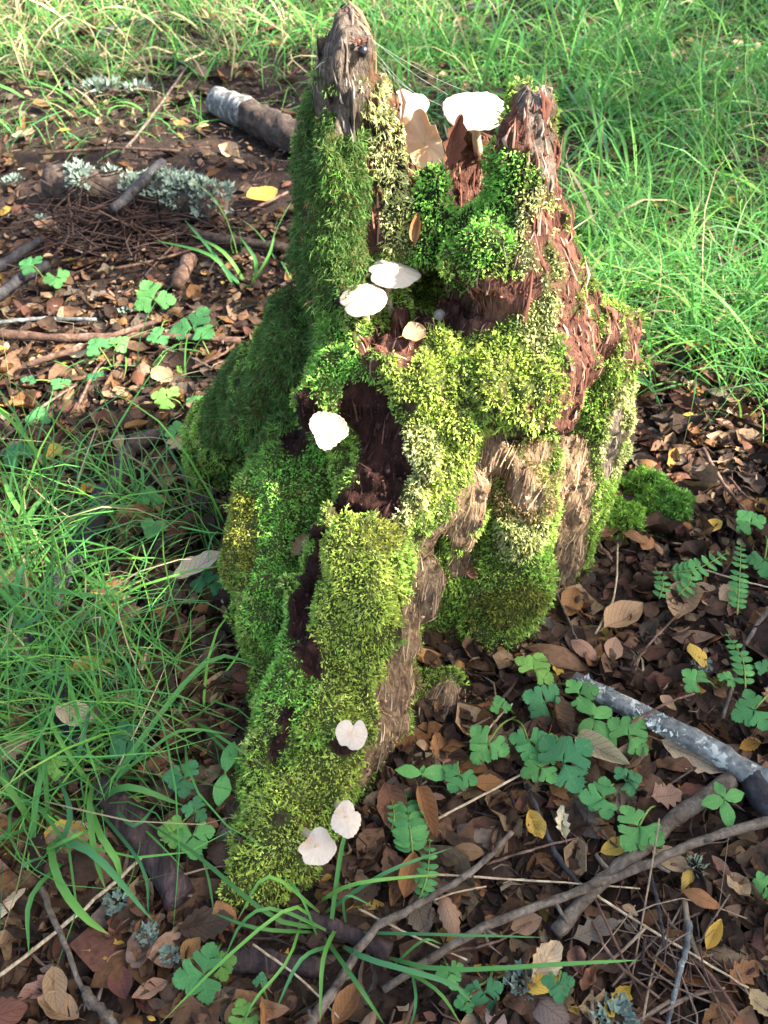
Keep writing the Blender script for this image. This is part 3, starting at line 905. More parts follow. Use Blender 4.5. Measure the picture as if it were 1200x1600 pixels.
# ------------------------------------------------------------------ logs, branches, sticks, stems
STICKS = []
def gpath(pts, up):
    out = []
    for q in pts:
        e = q[2] if len(q) > 2 else 0.0
        out.append(GP(q[0], q[1], up + e))
    return np.array(out)
def branch(name, pts, px0, px1, mat, label, cat, group=None, sides=10, rough=.25, kinks=.3, stubs=0, seed=0, up=.6, extra=0.0, n=None):
    """a stick lying on the ground along photo pixels; px0/px1 = thickness in photo pixels at its ends"""
    c = GP(pts[0][0], pts[0][1]); d = GP(pts[-1][0], pts[-1][1])
    r0, r1 = px_size(px0, c) * .38, px_size(px1, d) * .38
    P = gpath(pts, max(r0, r1) * up + extra + .014)
    n = n or max(8, 5 * len(pts))
    P = catmull(P, n)
    rg = np.random.default_rng(seed + 100)
    R = np.linspace(r0, r1, n) * (1 + rg.normal(0, .06, n))
    P = P + rg.normal(0, 1, (n, 3)) * np.array([1, 1, .5]) * (r0 * kinks * .5)
    STICKS.append(np.concatenate([P, R[:, None]], 1))
    o = P[0].copy(); o[2] = gz(o[0], o[1])
    B = Buf()
    add_tube(B, P, R, sides, rough=rough, seed=seed, freq=.35 / max(r0, .002))
    for k in range(stubs):
        i = rg.integers(1, n - 1)
        dr = rg.normal(size=3); dr[2] = abs(dr[2]) * .6; dr /= np.linalg.norm(dr)
        L = R[i] * rg.uniform(2, 5)
        add_tube(B, np.array([P[i], P[i] + dr * L * .6, P[i] + dr * L + (P[i] - P[i - 1]) * .1]), [R[i] * .5, R[i] * .4, R[i] * .3], 7, rough=.2, seed=seed + k, freq=80)
    ob = link(name, B.mesh(name, o), MAT[mat])
    ob.location = o
    return tag(ob, label, cat, group), P, R
def lichen_mesh(r, n, seed, cols=((.17, .23, .18), (.24, .30, .23), (.11, .16, .13)), flat=.5, lobe=.011, wid=.55):
    """rosette of curled, forked lobes"""
    rg = np.random.default_rng(seed)
    B = Buf()
    for k in range(n):
        a = rg.random() * 6.283; rr = r * math.sqrt(rg.random()) * .8
        b = np.array([rr * math.cos(a), rr * math.sin(a), (r * flat) * (1 - (rr / r) ** 2) * rg.random()])
        d = np.array([math.cos(a) + rg.normal() * .5, math.sin(a) + rg.normal() * .5, rg.uniform(.1, 1.2)]); d /= np.linalg.norm(d)
        sd = np.cross(d, [0, 0, 1.0]) + rg.normal(size=3) * .25; sd /= np.linalg.norm(sd)
        L = lobe * rg.uniform(.6, 1.5); W = L * wid * rg.uniform(.7, 1.2)
        upv = np.cross(sd, d)
        c1 = b + d * L * .4; c2 = c1 + (d + upv * .25 * rg.normal()) * L * .4
        V = [b - sd * W * .25, b + sd * W * .25, c1 - sd * W * .5 + upv * L * .12, c1 + sd * W * .5 + upv * L * .12, c1,
             c2 - sd * W * .75 + d * L * .15 + upv * L * .22, c2 + sd * W * .75 + d * L * .15 + upv * L * .22, c2 - d * L * .1]
        c = np.array(cols[rg.integers(len(cols))]) * math.exp(rg.normal(0, .15))
        B.add(V, [[0, 1, 4], [0, 4, 2], [1, 3, 4], [2, 4, 7], [2, 7, 5], [4, 3, 7], [3, 6, 7]], c)
    return B.mesh('lichen', smooth=True)
LICH = []
def lichen_on(p, r, n, seed, parent=None, label=None, **k):
    me = lichen_mesh(r, n, seed, **k)
    ob = link('lichen', me, MAT['lichen'], parent)
    ob.location = tuple(np.asarray(p) - (np.array(parent.location) if parent else 0))
    if parent is None: tag(ob, label, 'lichen', 'lichen tufts lying in the litter')
    return ob
def build_branches():
    # white lichened stick on the right: a thing with the stick, its stub and its lichen
    root = thing('lichened_branch', GP(905, 1070), 'straight silvery stick with white lichen patches, cut end beside green herbs', 'branch')
    o = np.array(root.location)
    pts = [(896, 1062), (960, 1095), (1040, 1135), (1110, 1170), (1168, 1208), (1215, 1225)]
    r = px_size(34, GP(1000, 1110)) / 2
    P = catmull(gpath(pts, r * .9 + .016), 34); B = Buf(); STICKS.append(np.concatenate([P, np.full((34, 1), r)], 1))
    R = np.linspace(.84, 1.06, 34) * r * (1 + np.random.default_rng(2).normal(0, .02, 34)); R[[9, 17, 22, 27]] *= 1.09
    add_tube(B, P, R, 18, rough=.09, freq=55)
    link('stick', B.mesh('stick', o), MAT['silver_bark'], root)
    B = Buf(); S = gpath([(1175, 1212), (1190, 1250), (1212, 1275)], r * .9 + .016)
    add_tube(B, catmull(S, 8), np.linspace(1.1, .9, 8) * r, 14, rough=.12, freq=40)
    link('fork', B.mesh('fork', o), MAT['dark_bark'], root)
    B = Buf(); add_tube(B, [P[0] - (P[1] - P[0]) * .1, P[0] + (P[1] - P[0]) * .01], [R[0] * .8, R[0] * .92], 14, rough=.1)
    link('cut_end', B.mesh('cut_end', o), MAT['straw'], root)
    rg = np.random.default_rng(4)
    for k, (u, v, s) in enumerate([(915, 1065, .012), (950, 1082, .010), (1010, 1112, .012), (1035, 1128, .014), (1060, 1140, .012), (1095, 1160, .010), (1020, 1135, .008)]):
        q = GP(u, v, r * 1.8 + .016)
        ob = lichen_on(q - np.array([0, 0, .002]), s, 13, 30 + k, root, flat=.03, lobe=.004, wid=1.0, cols=((.45, .50, .45), (.38, .45, .40), (.5, .53, .48)))
    ST = 'grey and brown sticks lying across the litter'
    branch('fallen_branch', [(600, 1545), (750, 1452), (880, 1402), (1010, 1350), (1100, 1312), (1210, 1280)], 17, 19, 'stick_bark', 'long thin grey stick crossing over a thicker one', 'branch', ST, rough=.2, kinks=.25, stubs=5, seed=1, up=1.5, extra=.010)
    branch('fallen_branch', [(868, 1458), (930, 1385), (1005, 1325), (1060, 1275), (1142, 1218)], 27, 34, 'stick_bark', 'thick grey brown stick pointing at the silvery lichened stick', 'branch', ST, rough=.2, kinks=.2, stubs=4, seed=2, up=.9)
    branch('fallen_branch', [(478, 1610), (530, 1535), (585, 1452), (650, 1416), (740, 1360), (800, 1300)], 22, 10, 'stick_bark', 'bent grey stick running up from the bottom towards the fern', 'branch', ST, rough=.2, kinks=.25, stubs=4, seed=3, up=1.4, extra=.012)
    branch('fallen_branch', [(822, 1225), (850, 1290), (872, 1340), (905, 1385)], 9, 12, 'dark_bark', 'dark twig leaning down to the crossing grey sticks', 'branch', ST, seed=4, up=1.5)
    TW = 'small twigs scattered in the litter'
    tw = [([(858, 905), (880, 950), (902, 1002)], 6, 'stick_bark', 'thin pale twig hanging at the lower right edge of the stump'),
          ([(1098, 700), (1130, 755), (1172, 805)], 9, 'brown_bark', 'brown twig between the grass and the herbs'),
          ([(1200, 950), (1165, 1010), (1130, 1122)], 10, 'stick_bark', 'curved grey twig beside the small right-hand ferns'),
          ([(1078, 1440), (1068, 1500), (1052, 1560), (1040, 1610)], 13, 'silver_bark', 'lichened forked grey twig standing among dead stems'),
          ([(1012, 1352), (1025, 1400), (1040, 1490)], 9, 'dark_bark', 'black twig below the long crossing stick'),
          ([(925, 1440), (960, 1500), (1030, 1560)], 8, 'brown_bark', 'brown twig under the long crossing stick'),
          ([(690, 1490), (780, 1470), (830, 1440)], 6, 'brown_bark', 'short brown twig by the wide grass blade'),
          ([(760, 1350), (840, 1325), (900, 1310)], 6, 'brown_bark', 'brown twig beside the orange dead leaves'),
          ([(640, 1300), (740, 1250), (838, 1197)], 6, 'straw', 'pale dry stalk slanting past the fern'),
          ([(905, 1380), (980, 1430), (1080, 1490), (1170, 1545)], 6, 'straw', 'straight pale grass stalk running right from the crossed sticks'),
          ([(590, 1440), (700, 1398), (760, 1385)], 5, 'straw', 'bleached stalk in the sprawling foreground tuft'),
          ([(560, 1420), (640, 1460), (730, 1500)], 5, 'straw', 'bleached stalk beside the bent grey stick'),
          ([(660, 1365), (860, 1378), (1000, 1388)], 5, 'straw', 'long white stalk above the bent grey stick'),
          ([(-10, 1532), (80, 1462), (172, 1385), (252, 1312)], 9, 'straw', 'long pale straw stem crossing the broad green blades'),
          ([(60, 1380), (100, 1470), (140, 1580)], 14, 'stick_bark', 'grey rotting stick beside the long pale straw'),
          ([(130, 1545), (160, 1580), (185, 1610)], 22, 'stick_bark', 'short grey stick with a hollow end'),
          ([(395, 1475), (470, 1530), (530, 1590)], 5, 'straw', 'thin brown stalk beyond the round-leaved herbs'),
          ([(1140, 745), (1165, 775), (1200, 790)], 5, 'brown_bark', 'tiny twig among the right-hand leaves'),
          ([(925, 820), (935, 850), (955, 872)], 10, 'brown_bark', 'brown root end under the split side slab'),
          ([(930, 990), (960, 930), (965, 850)], 5, 'straw', 'thin straw leaning at the mossy clod'),
          ([(745, 1160), (780, 1120), (800, 1100)], 5, 'straw', 'thin straw at the foot of the stump'),
          ([(1100, 890), (1150, 905), (1210, 920)], 4, 'straw', 'thin straw under the small right-hand ferns'),
          ([(1060, 960), (1020, 1000), (990, 1040)], 5, 'brown_bark', 'reddish twig above the silvery lichened stick'),
          ([(985, 1130), (1040, 1100), (1085, 1083)], 6, 'brown_bark', 'brown twig laid over the silvery lichened stick')]
    for k, (pts, w, m, lab) in enumerate(tw):
        branch('twig', pts, w, w * .7, m, lab, 'twig', TW, sides=7, rough=.15, kinks=.4, seed=20 + k, up=1.2, extra=.035 if 'laid over' in lab else .008, stubs=1 if w > 8 else 0)
    # left
    LB = 'branches lying behind and left of the stump'
    branch('fallen_branch', [(-20, 520), (100, 528), (220, 524), (375, 532)], 20, 13, 'brown_bark', 'long pinkish brown stick, forked, left of the mossy buttress', 'branch', LB, seed=50, rough=.1, kinks=.1, stubs=2)
    branch('fallen_branch', [(40, 570), (120, 545), (190, 520), (250, 500)], 13, 9, 'brown_bark', 'thinner pinkish stick lying across the long forked one', 'branch', LB, seed=51, rough=.1, up=1.6, extra=.01)
    branch('fallen_branch', [(-10, 505), (60, 498), (150, 500)], 10, 8, 'silver_bark', 'pale lichened twig above the forked pinkish stick', 'branch', LB, seed=52)
    branch('fallen_branch', [(172, 790), (195, 715), (225, 688), (280, 675), (345, 645)], 34, 30, 'log_bark', 'curved mossy brown root coming out under the buttress', 'root', None, seed=53, sides=14, rough=.15)
    branch('fallen_branch', [(165, 770), (130, 850), (85, 930), (60, 1010)], 46, 52, 'dark_bark', 'blackened branch half hidden under the tall grass', 'branch', LB, seed=54, sides=14, rough=.1)
    branch('fallen_branch', [(85, 1060), (110, 1130), (140, 1180)], 44, 40, 'dark_bark', 'black lichened branch under the grass, below the pale yellow leaf', 'branch', LB, seed=55, sides=14, rough=.1)
    branch('rotten_log', [(165, 1225), (205, 1290), (250, 1345), (285, 1405)], 66, 60, 'rot_log', 'dark decayed block of wood under the broad green blades', 'log', None, seed=56, sides=18, rough=.28, kinks=.08, up=-.1)
    branch('rotten_log', [(345, 1500), (420, 1505), (505, 1512)], 50, 38, 'rot_log', 'brown decayed log piece under the sprawling foreground tuft', 'log', None, seed=57, sides=16, rough=.25, kinks=.1, up=-.5)
    branch('rotten_log', [(450, 1425), (520, 1448), (610, 1488)], 34, 38, 'rot_log', 'dark flat piece of bark under the sprawling foreground tuft', 'log', None, seed=58, sides=16, rough=.25, kinks=.1, up=-.4)
    branch('fallen_branch', [(250, 345), (330, 372), (450, 388)], 22, 20, 'log_bark', 'smooth dark branch below the lichen-covered log', 'branch', LB, seed=59)
    branch('fallen_branch', [(175, 328), (215, 292), (252, 256)], 17, 20, 'dark_bark', 'short black branch leaning over the lichen-covered log', 'branch', LB, seed=60, up=3.2, extra=.045)
    branch('fallen_branch', [(-15, 470), (25, 440), (75, 412)], 24, 18, 'dark_bark', 'dark curved branch beside the far-left herb', 'branch', LB, seed=61)
    branch('fallen_branch', [(-15, 425), (40, 390), (65, 375)], 22, 14, 'dark_bark', 'dark stub at the edge of the brown twig heap', 'branch', LB, seed=62)
    branch('fallen_branch', [(100, 150), (160, 145), (235, 140)], 20, 18, 'log_bark', 'low log with a strip of pale lichen before the far grass', 'branch', LB, seed=63, stubs=2)
    branch('fallen_branch', [(150, 58), (200, 38), (290, 30), (330, 36)], 15, 11, 'dark_bark', 'crooked dark branch in the sunny far grass', 'branch', LB, seed=64)
    branch('fallen_branch', [(570, 25), (680, 18), (790, 10)], 14, 12, 'dark_bark', 'dark branch in the bare strip beyond the stump', 'branch', LB, seed=65)
    branch('fallen_branch', [(868, 338), (905, 352), (960, 372), (1005, 392)], 26, 20, 'dark_bark', 'dark lichened branch in the grass behind the shorter spike', 'branch', LB, seed=66)
    branch('fallen_branch', [(170, 100), (260, 92), (300, 105)], 14, 10, 'log_bark', 'dull stick behind the low lichened log', 'branch', LB, seed=67)
    branch('fallen_branch', [(190, 240), (240, 178), (300, 92)], 6, 4, 'stick_bark', 'thin grey twig sticking up by the birch log', 'branch', LB, seed=68, extra=.01)
    branch('twig', [(275, 445), (290, 420), (296, 405)], 26, 30, 'brown_bark', 'stubby brown bark chip below the smooth dark branch', 'bark chip', TW, seed=69, rough=.25)
    for k, pts in enumerate([[(60, 240), (180, 232), (280, 236)], [(20, 350), (120, 332), (230, 300)], [(180, 420), (250, 405), (330, 380)], [(250, 375), (310, 350), (340, 310)], [(390, 330), (430, 310), (450, 300)], [(0, 690), (60, 640), (120, 600)], [(120, 640), (145, 585), (165, 560)], [(255, 545), (300, 560), (330, 575)], [(300, 575), (345, 555), (365, 540)]]):
        branch('twig', pts, 6, 5, 'stick_bark' if k % 2 else 'brown_bark', ['thin dead twig lying on the sunny litter far left', 'thin dead twig in the brown twig heap', 'thin dead twig under the brown twig heap', 'thin twig leaning on the lichen-covered log', 'thin dead twig near the yellow leaf', 'thin dead twig left of the curved root', 'thin dead twig rising to the forked pinkish stick', 'thin twig by the tan leaf under the forked stick', 'pale twig touching the mossy buttress'][k], 'twig', TW, sides=6, seed=80 + k, up=1.5, extra=.008)
    # lichen-covered log
    root = thing('lichened_log', GP(250, 330), 'fat rotten log wrapped in grey green leafy lichen', 'log'); o = np.array(root.location)
    P = catmull(gpath([(85, 285), (160, 298), (250, 308), (342, 322)], .05), 20); B = Buf(); STICKS.append(np.concatenate([P, np.full((20, 1), .05)], 1))
    add_tube(B, P, .05, 18, rough=.18, freq=14)
    link('log', B.mesh('log', o), MAT['log_bark'], root)
    B = Buf(); add_tube(B, [P[-1], P[-1] + (P[-1] - P[-2]) * .12], [.046, .040], 14, rough=.2, freq=30)
    link('broken_end', B.mesh('broken_end', o), MAT['brown_bark'], root)
    rg = np.random.default_rng(9)
    for k in range(26):
        t = rg.choice([rg.uniform(.1, .55), rg.uniform(.62, .98)])
        q = P[int(t * 19)]; a = rg.uniform(-.4, 1.3)
        q = q + np.array([rg.normal() * .02, -math.sin(a) * .048, math.cos(a) * .048])
        ob = lichen_on(q, .034 * rg.uniform(.6, 1.3), int(rg.uniform(25, 70)), 200 + k, root, lobe=.013, flat=.2)
        ob.rotation_euler = (a, 0, rg.random())
    # birch log
    root = thing('birch_log', GP(400, 195), 'birch log with a peeling white bark end behind the stump', 'log'); o = np.array(root.location)
    P = catmull(gpath([(340, 158), (385, 178), (420, 196), (475, 222)], .046), 24)
    B = Buf(); add_tube(B, P[:10], np.linspace(.042, .048, 10), 20, rough=.16, freq=22); link('white_bark', B.mesh('white_bark', o), MAT['birch_bark'], root)
    B = Buf(); add_tube(B, P[8:], np.linspace(.042, .046, 16), 24, rough=.34, freq=34); link('dark_wood', B.mesh('dark_wood', o), MAT['log_bark'], root)
    B = Buf(); add_tube(B, [P[0] - (P[1] - P[0]) * .3, P[0]], [.034, .039], 14, rough=.1); link('end_grain', B.mesh('end_grain', o), MAT['dark_bark'], root)
    # lichen tufts in the litter and on branches
    for k, (u, v, px, n, lab, b) in enumerate([
        (1096, 1040, 34, 60, 'pale teal lichen tuft above the lichened stick', 0), (815, 1535, 55, 90, 'spreading pale green lichen beside a cream serrated leaf', 0),
        (960, 1590, 70, 90, 'pale green lichen mat at the foot of the dead stems', 0), (182, 1410, 40, 60, 'pale lichen tuft under the long pale straw', 0),
        (232, 1462, 32, 50, 'pale lichen tuft below the decayed block', 0), (266, 1492, 28, 40, 'cream lichen tuft beside the round-leaved herb', 0),
        (1085, 1358, 34, 70, 'greenish beard lichen tuft beside a pale long leaf', 1), (88, 1058, 30, 40, 'bluish lichen scraps under the dense grass', 0),
        (930, 350, 22, 30, 'lichen scrap on the branch behind the shorter spike', 0), (1085, 210, 34, 40, 'pale lichen scraps in the far grass', 0),
        (1065, 290, 26, 30, 'pale lichen scrap in the bare patch of grass', 0), (65, 345, 30, 40, 'pale lichen scrap beside the brown twig heap', 0),
        (196, 488, 24, 30, 'white lichen scrap above the forked pinkish stick', 0), (160, 140, 60, 70, 'strip of pale lichen on the low log', 0), (215, 140, 45, 50, 'pale lichen clump at the end of the low log', 0), (115, 135, 30, 30, 'lichen scrap at the near end of the low log', 0), (20, 285, 40, 36, 'pale lichen scraps on the sunny litter', 0)]):
        q = GP(u, v, .03 if 'on the low log' in lab or 'of the low log' in lab or 'on the branch' in lab else .022)
        r = px_size(px, q) / 2
        kw = dict(cols=((.30, .38, .24), (.38, .46, .30)), lobe=r * .55, wid=.14, flat=1.1) if b else dict(lobe=max(r * .34, .006), flat=.35)
        lichen_on(q, r, n, 300 + k, None, lab, **kw)
build_branches()

# ------------------------------------------------------------------ fallen leaves
def leaf_template(seed, rows, cols, prof=1.0, tooth=0.0, cup=.1, arch=.1, crumple=.05, stalk=True, teeth=9):
    """leaf of unit length along x, half width .5 across y; returns V, quads, uv"""
    rg = np.random.default_rng(seed)
    s = np.linspace(0, 1, rows); t = np.linspace(-1, 1, cols)
    w = np.sin(math.pi * np.clip(s, 0.004, .996) ** prof) ** .75
    off = rg.random(3) * 50
    V = np.zeros((rows, cols, 3)); UV = np.zeros((rows, cols, 2))
    ph = rg.random()
    for j, tt in enumerate(t):
        e = 1 + tooth * (((s * teeth + ph + (tt > 0) * .4) % 1.0) - .5) * (abs(tt) > .99)
        y = tt * .5 * w * e
        V[:, j, 0] = s - .5 + (abs(tt) > .99) * tooth * .06
        V[:, j, 1] = y + .04 * np.sin(s * 3 + ph * 6)
        V[:, j, 2] = cup * tt * tt * w + arch * ((s - .5) ** 2 * 4 - .35) + .04 * (1 - abs(tt)) * -1
        UV[:, j, 0] = s; UV[:, j, 1] = tt
    F = V.reshape(-1, 3)
    F[:, 2] += crumple * (noise3(F * 3.2 + off) + .5 * noise3(F * 7 + off))
    q = (np.arange(rows - 1)[:, None] * cols + np.arange(cols - 1)[None])
    q = np.stack([q, q + cols, q + cols + 1, q + 1], -1).reshape(-1, 4)
    uv = UV.reshape(-1, 2)
    if stalk:
        n = len(F); b = F[cols // 2]
        F = np.concatenate([F, [b + [.02, .012, 0], b + [.02, -.012, 0], b + [-.17, -.03, .03], b + [-.17, -.014, .03]]])
        q = np.concatenate([q, [[n, n + 1, n + 2, n + 3]]])
        uv = np.concatenate([uv, np.zeros((4, 2))])
    F[:, 2] -= np.percentile(F[:, 2], 8)
    return F, q, uv
SHAPES = {'oval': dict(prof=.95, tooth=.10), 'pointed': dict(prof=.72, tooth=.06), 'serrated': dict(prof=.9, tooth=.40, teeth=6), 'broad': dict(prof=1.0, tooth=.05), 'lobed': dict(prof=.85, tooth=.75, teeth=4)}
STATES = {'flat': dict(cup=.05, arch=.05, crumple=.09), 'curled': dict(cup=.30, arch=.16, crumple=.09), 'arched': dict(cup=-.16, arch=-.22, crumple=.07), 'crumpled': dict(cup=.18, arch=.1, crumple=.28)}
LEAF = {}
def leaf_mesh_for(shape, state, var):
    k = (shape, state, var)
    if k not in LEAF:
        F, q, uv = leaf_template(hash((len(shape), len(state), var)) % 9999 + var * 13, 13, 5, **SHAPES[shape], **STATES[state])
        me = mesh_from('dead_leaf', F, q, None, True, uv)
        me.materials.append(MAT['deadleaf'])
        LEAF[k] = me
    return LEAF[k]
DCOL = {'dark brown': (.080, .047, .029), 'brown': (.165, .092, .050), 'grey brown': (.17, .13, .095), 'tan': (.43, .29, .16), 'orange brown': (.31, .15, .058), 'yellow': (.58, .36, .07), 'cream': (.60, .49, .31), 'pinkish brown': (.33, .20, .125), 'reddish brown': (.15, .065, .040)}
LANDMARKS = [((905, 1075), 'by the cut end of the silvery stick'), ((1050, 1130), 'along the silvery lichened stick'), ((1150, 1230), 'by the fork of the silvery stick'), ((640, 1290), 'around the foreground fern'), ((540, 1330), 'below the white mushrooms of the root'), ((880, 1200), 'under the big green herb clump'), ((1000, 790), 'beside the mossy clod'), ((1130, 890), 'around the small ferns'), ((940, 960), 'between stump and silvery stick'), ((750, 1090), 'at the hollow foot of the stump'), ((1010, 1340), 'along the crossing grey sticks'), ((760, 1450), 'under the long grey stick'), ((1060, 1520), 'around the forked lichened twig'), ((860, 1540), 'by the spreading pale lichen'), ((620, 1540), 'beside the bent grey stick'), ((420, 1540), 'around the brown decayed log piece'), ((230, 1380), 'around the decayed dark block'), ((100, 1450), 'beside the long pale straw'), ((60, 1560), 'by the grey rotting stick'), ((300, 1290), 'between grass and the tip of the root'), ((350, 1050), 'left of the bright mossy root ridge'), ((300, 740), 'in the dark below the buttress'), ((200, 880), 'inside the tall left grass'), ((90, 1150), 'by the black lichened branch'), ((120, 640), 'left of the curved mossy root'), ((250, 580), 'near the forked pinkish stick'), ((100, 430), 'below the brown twig heap'), ((380, 420), 'right of the smooth dark branch'), ((150, 220), 'on the sunny litter before the far grass'), ((390, 260), 'below the birch log'), ((1150, 700), 'where the right-hand grass ends'), ((1000, 330), 'in the bare patch of the far grass'), ((700, 60), 'in the bare strip beyond the stump'), ((1100, 520), 'inside the right-hand grass'), ((1180, 1400), 'at the end of the long grey stick'), ((320, 160), 'around the low lichened log')]
_LMW = None
def landmark(p):
    global _LMW
    if _LMW is None: _LMW = [(GP(*u), n) for u, n in LANDMARKS]
    d = [np.hypot(*(q - p)[:2]) / (.3 + .7 * to_px(q)[2]) for q, _ in _LMW]
    return _LMW[int(np.argmin(d))][1]
GROUPL = 'fallen leaves lying singly on the litter'
def place_leaf(p, yaw, L, asp, shape, state, colour, label, rx=0.0, ry=0.0, var=0, tintj=.12):
    ob = bpy.data.objects.new('dead_leaf', leaf_mesh_for(shape, state, var))
    COL.objects.link(ob)
    ob.location = tuple(float(c) for c in p)
    ob.rotation_euler = (rx, ry, yaw)
    ob.scale = (L, L * asp, L * .8)
    j = np.exp(rng.normal(0, tintj, 3) * .5 + rng.normal(0, tintj))
    c = np.array(colour) * j
    ob.color = (float(c[0]), float(c[1]), float(c[2]), 1)
    return tag(ob, label, 'leaf', GROUPL)
def hero_leaf(u0, v0, u1, v1, asp, shape, state, col, label, lift=.015, rx=None, ry=None, var=0):
    a, b = GP(u0, v0, lift), GP(u1, v1, lift)
    d = b - a
    place_leaf((a + b) / 2, math.atan2(d[1], d[0]), np.hypot(d[0], d[1]) * 1.02, asp, shape, state, DCOL[col], label, rx if rx is not None else rng.normal(0, .12), ry if ry is not None else rng.normal(0, .10), var, .06)
HERO = []
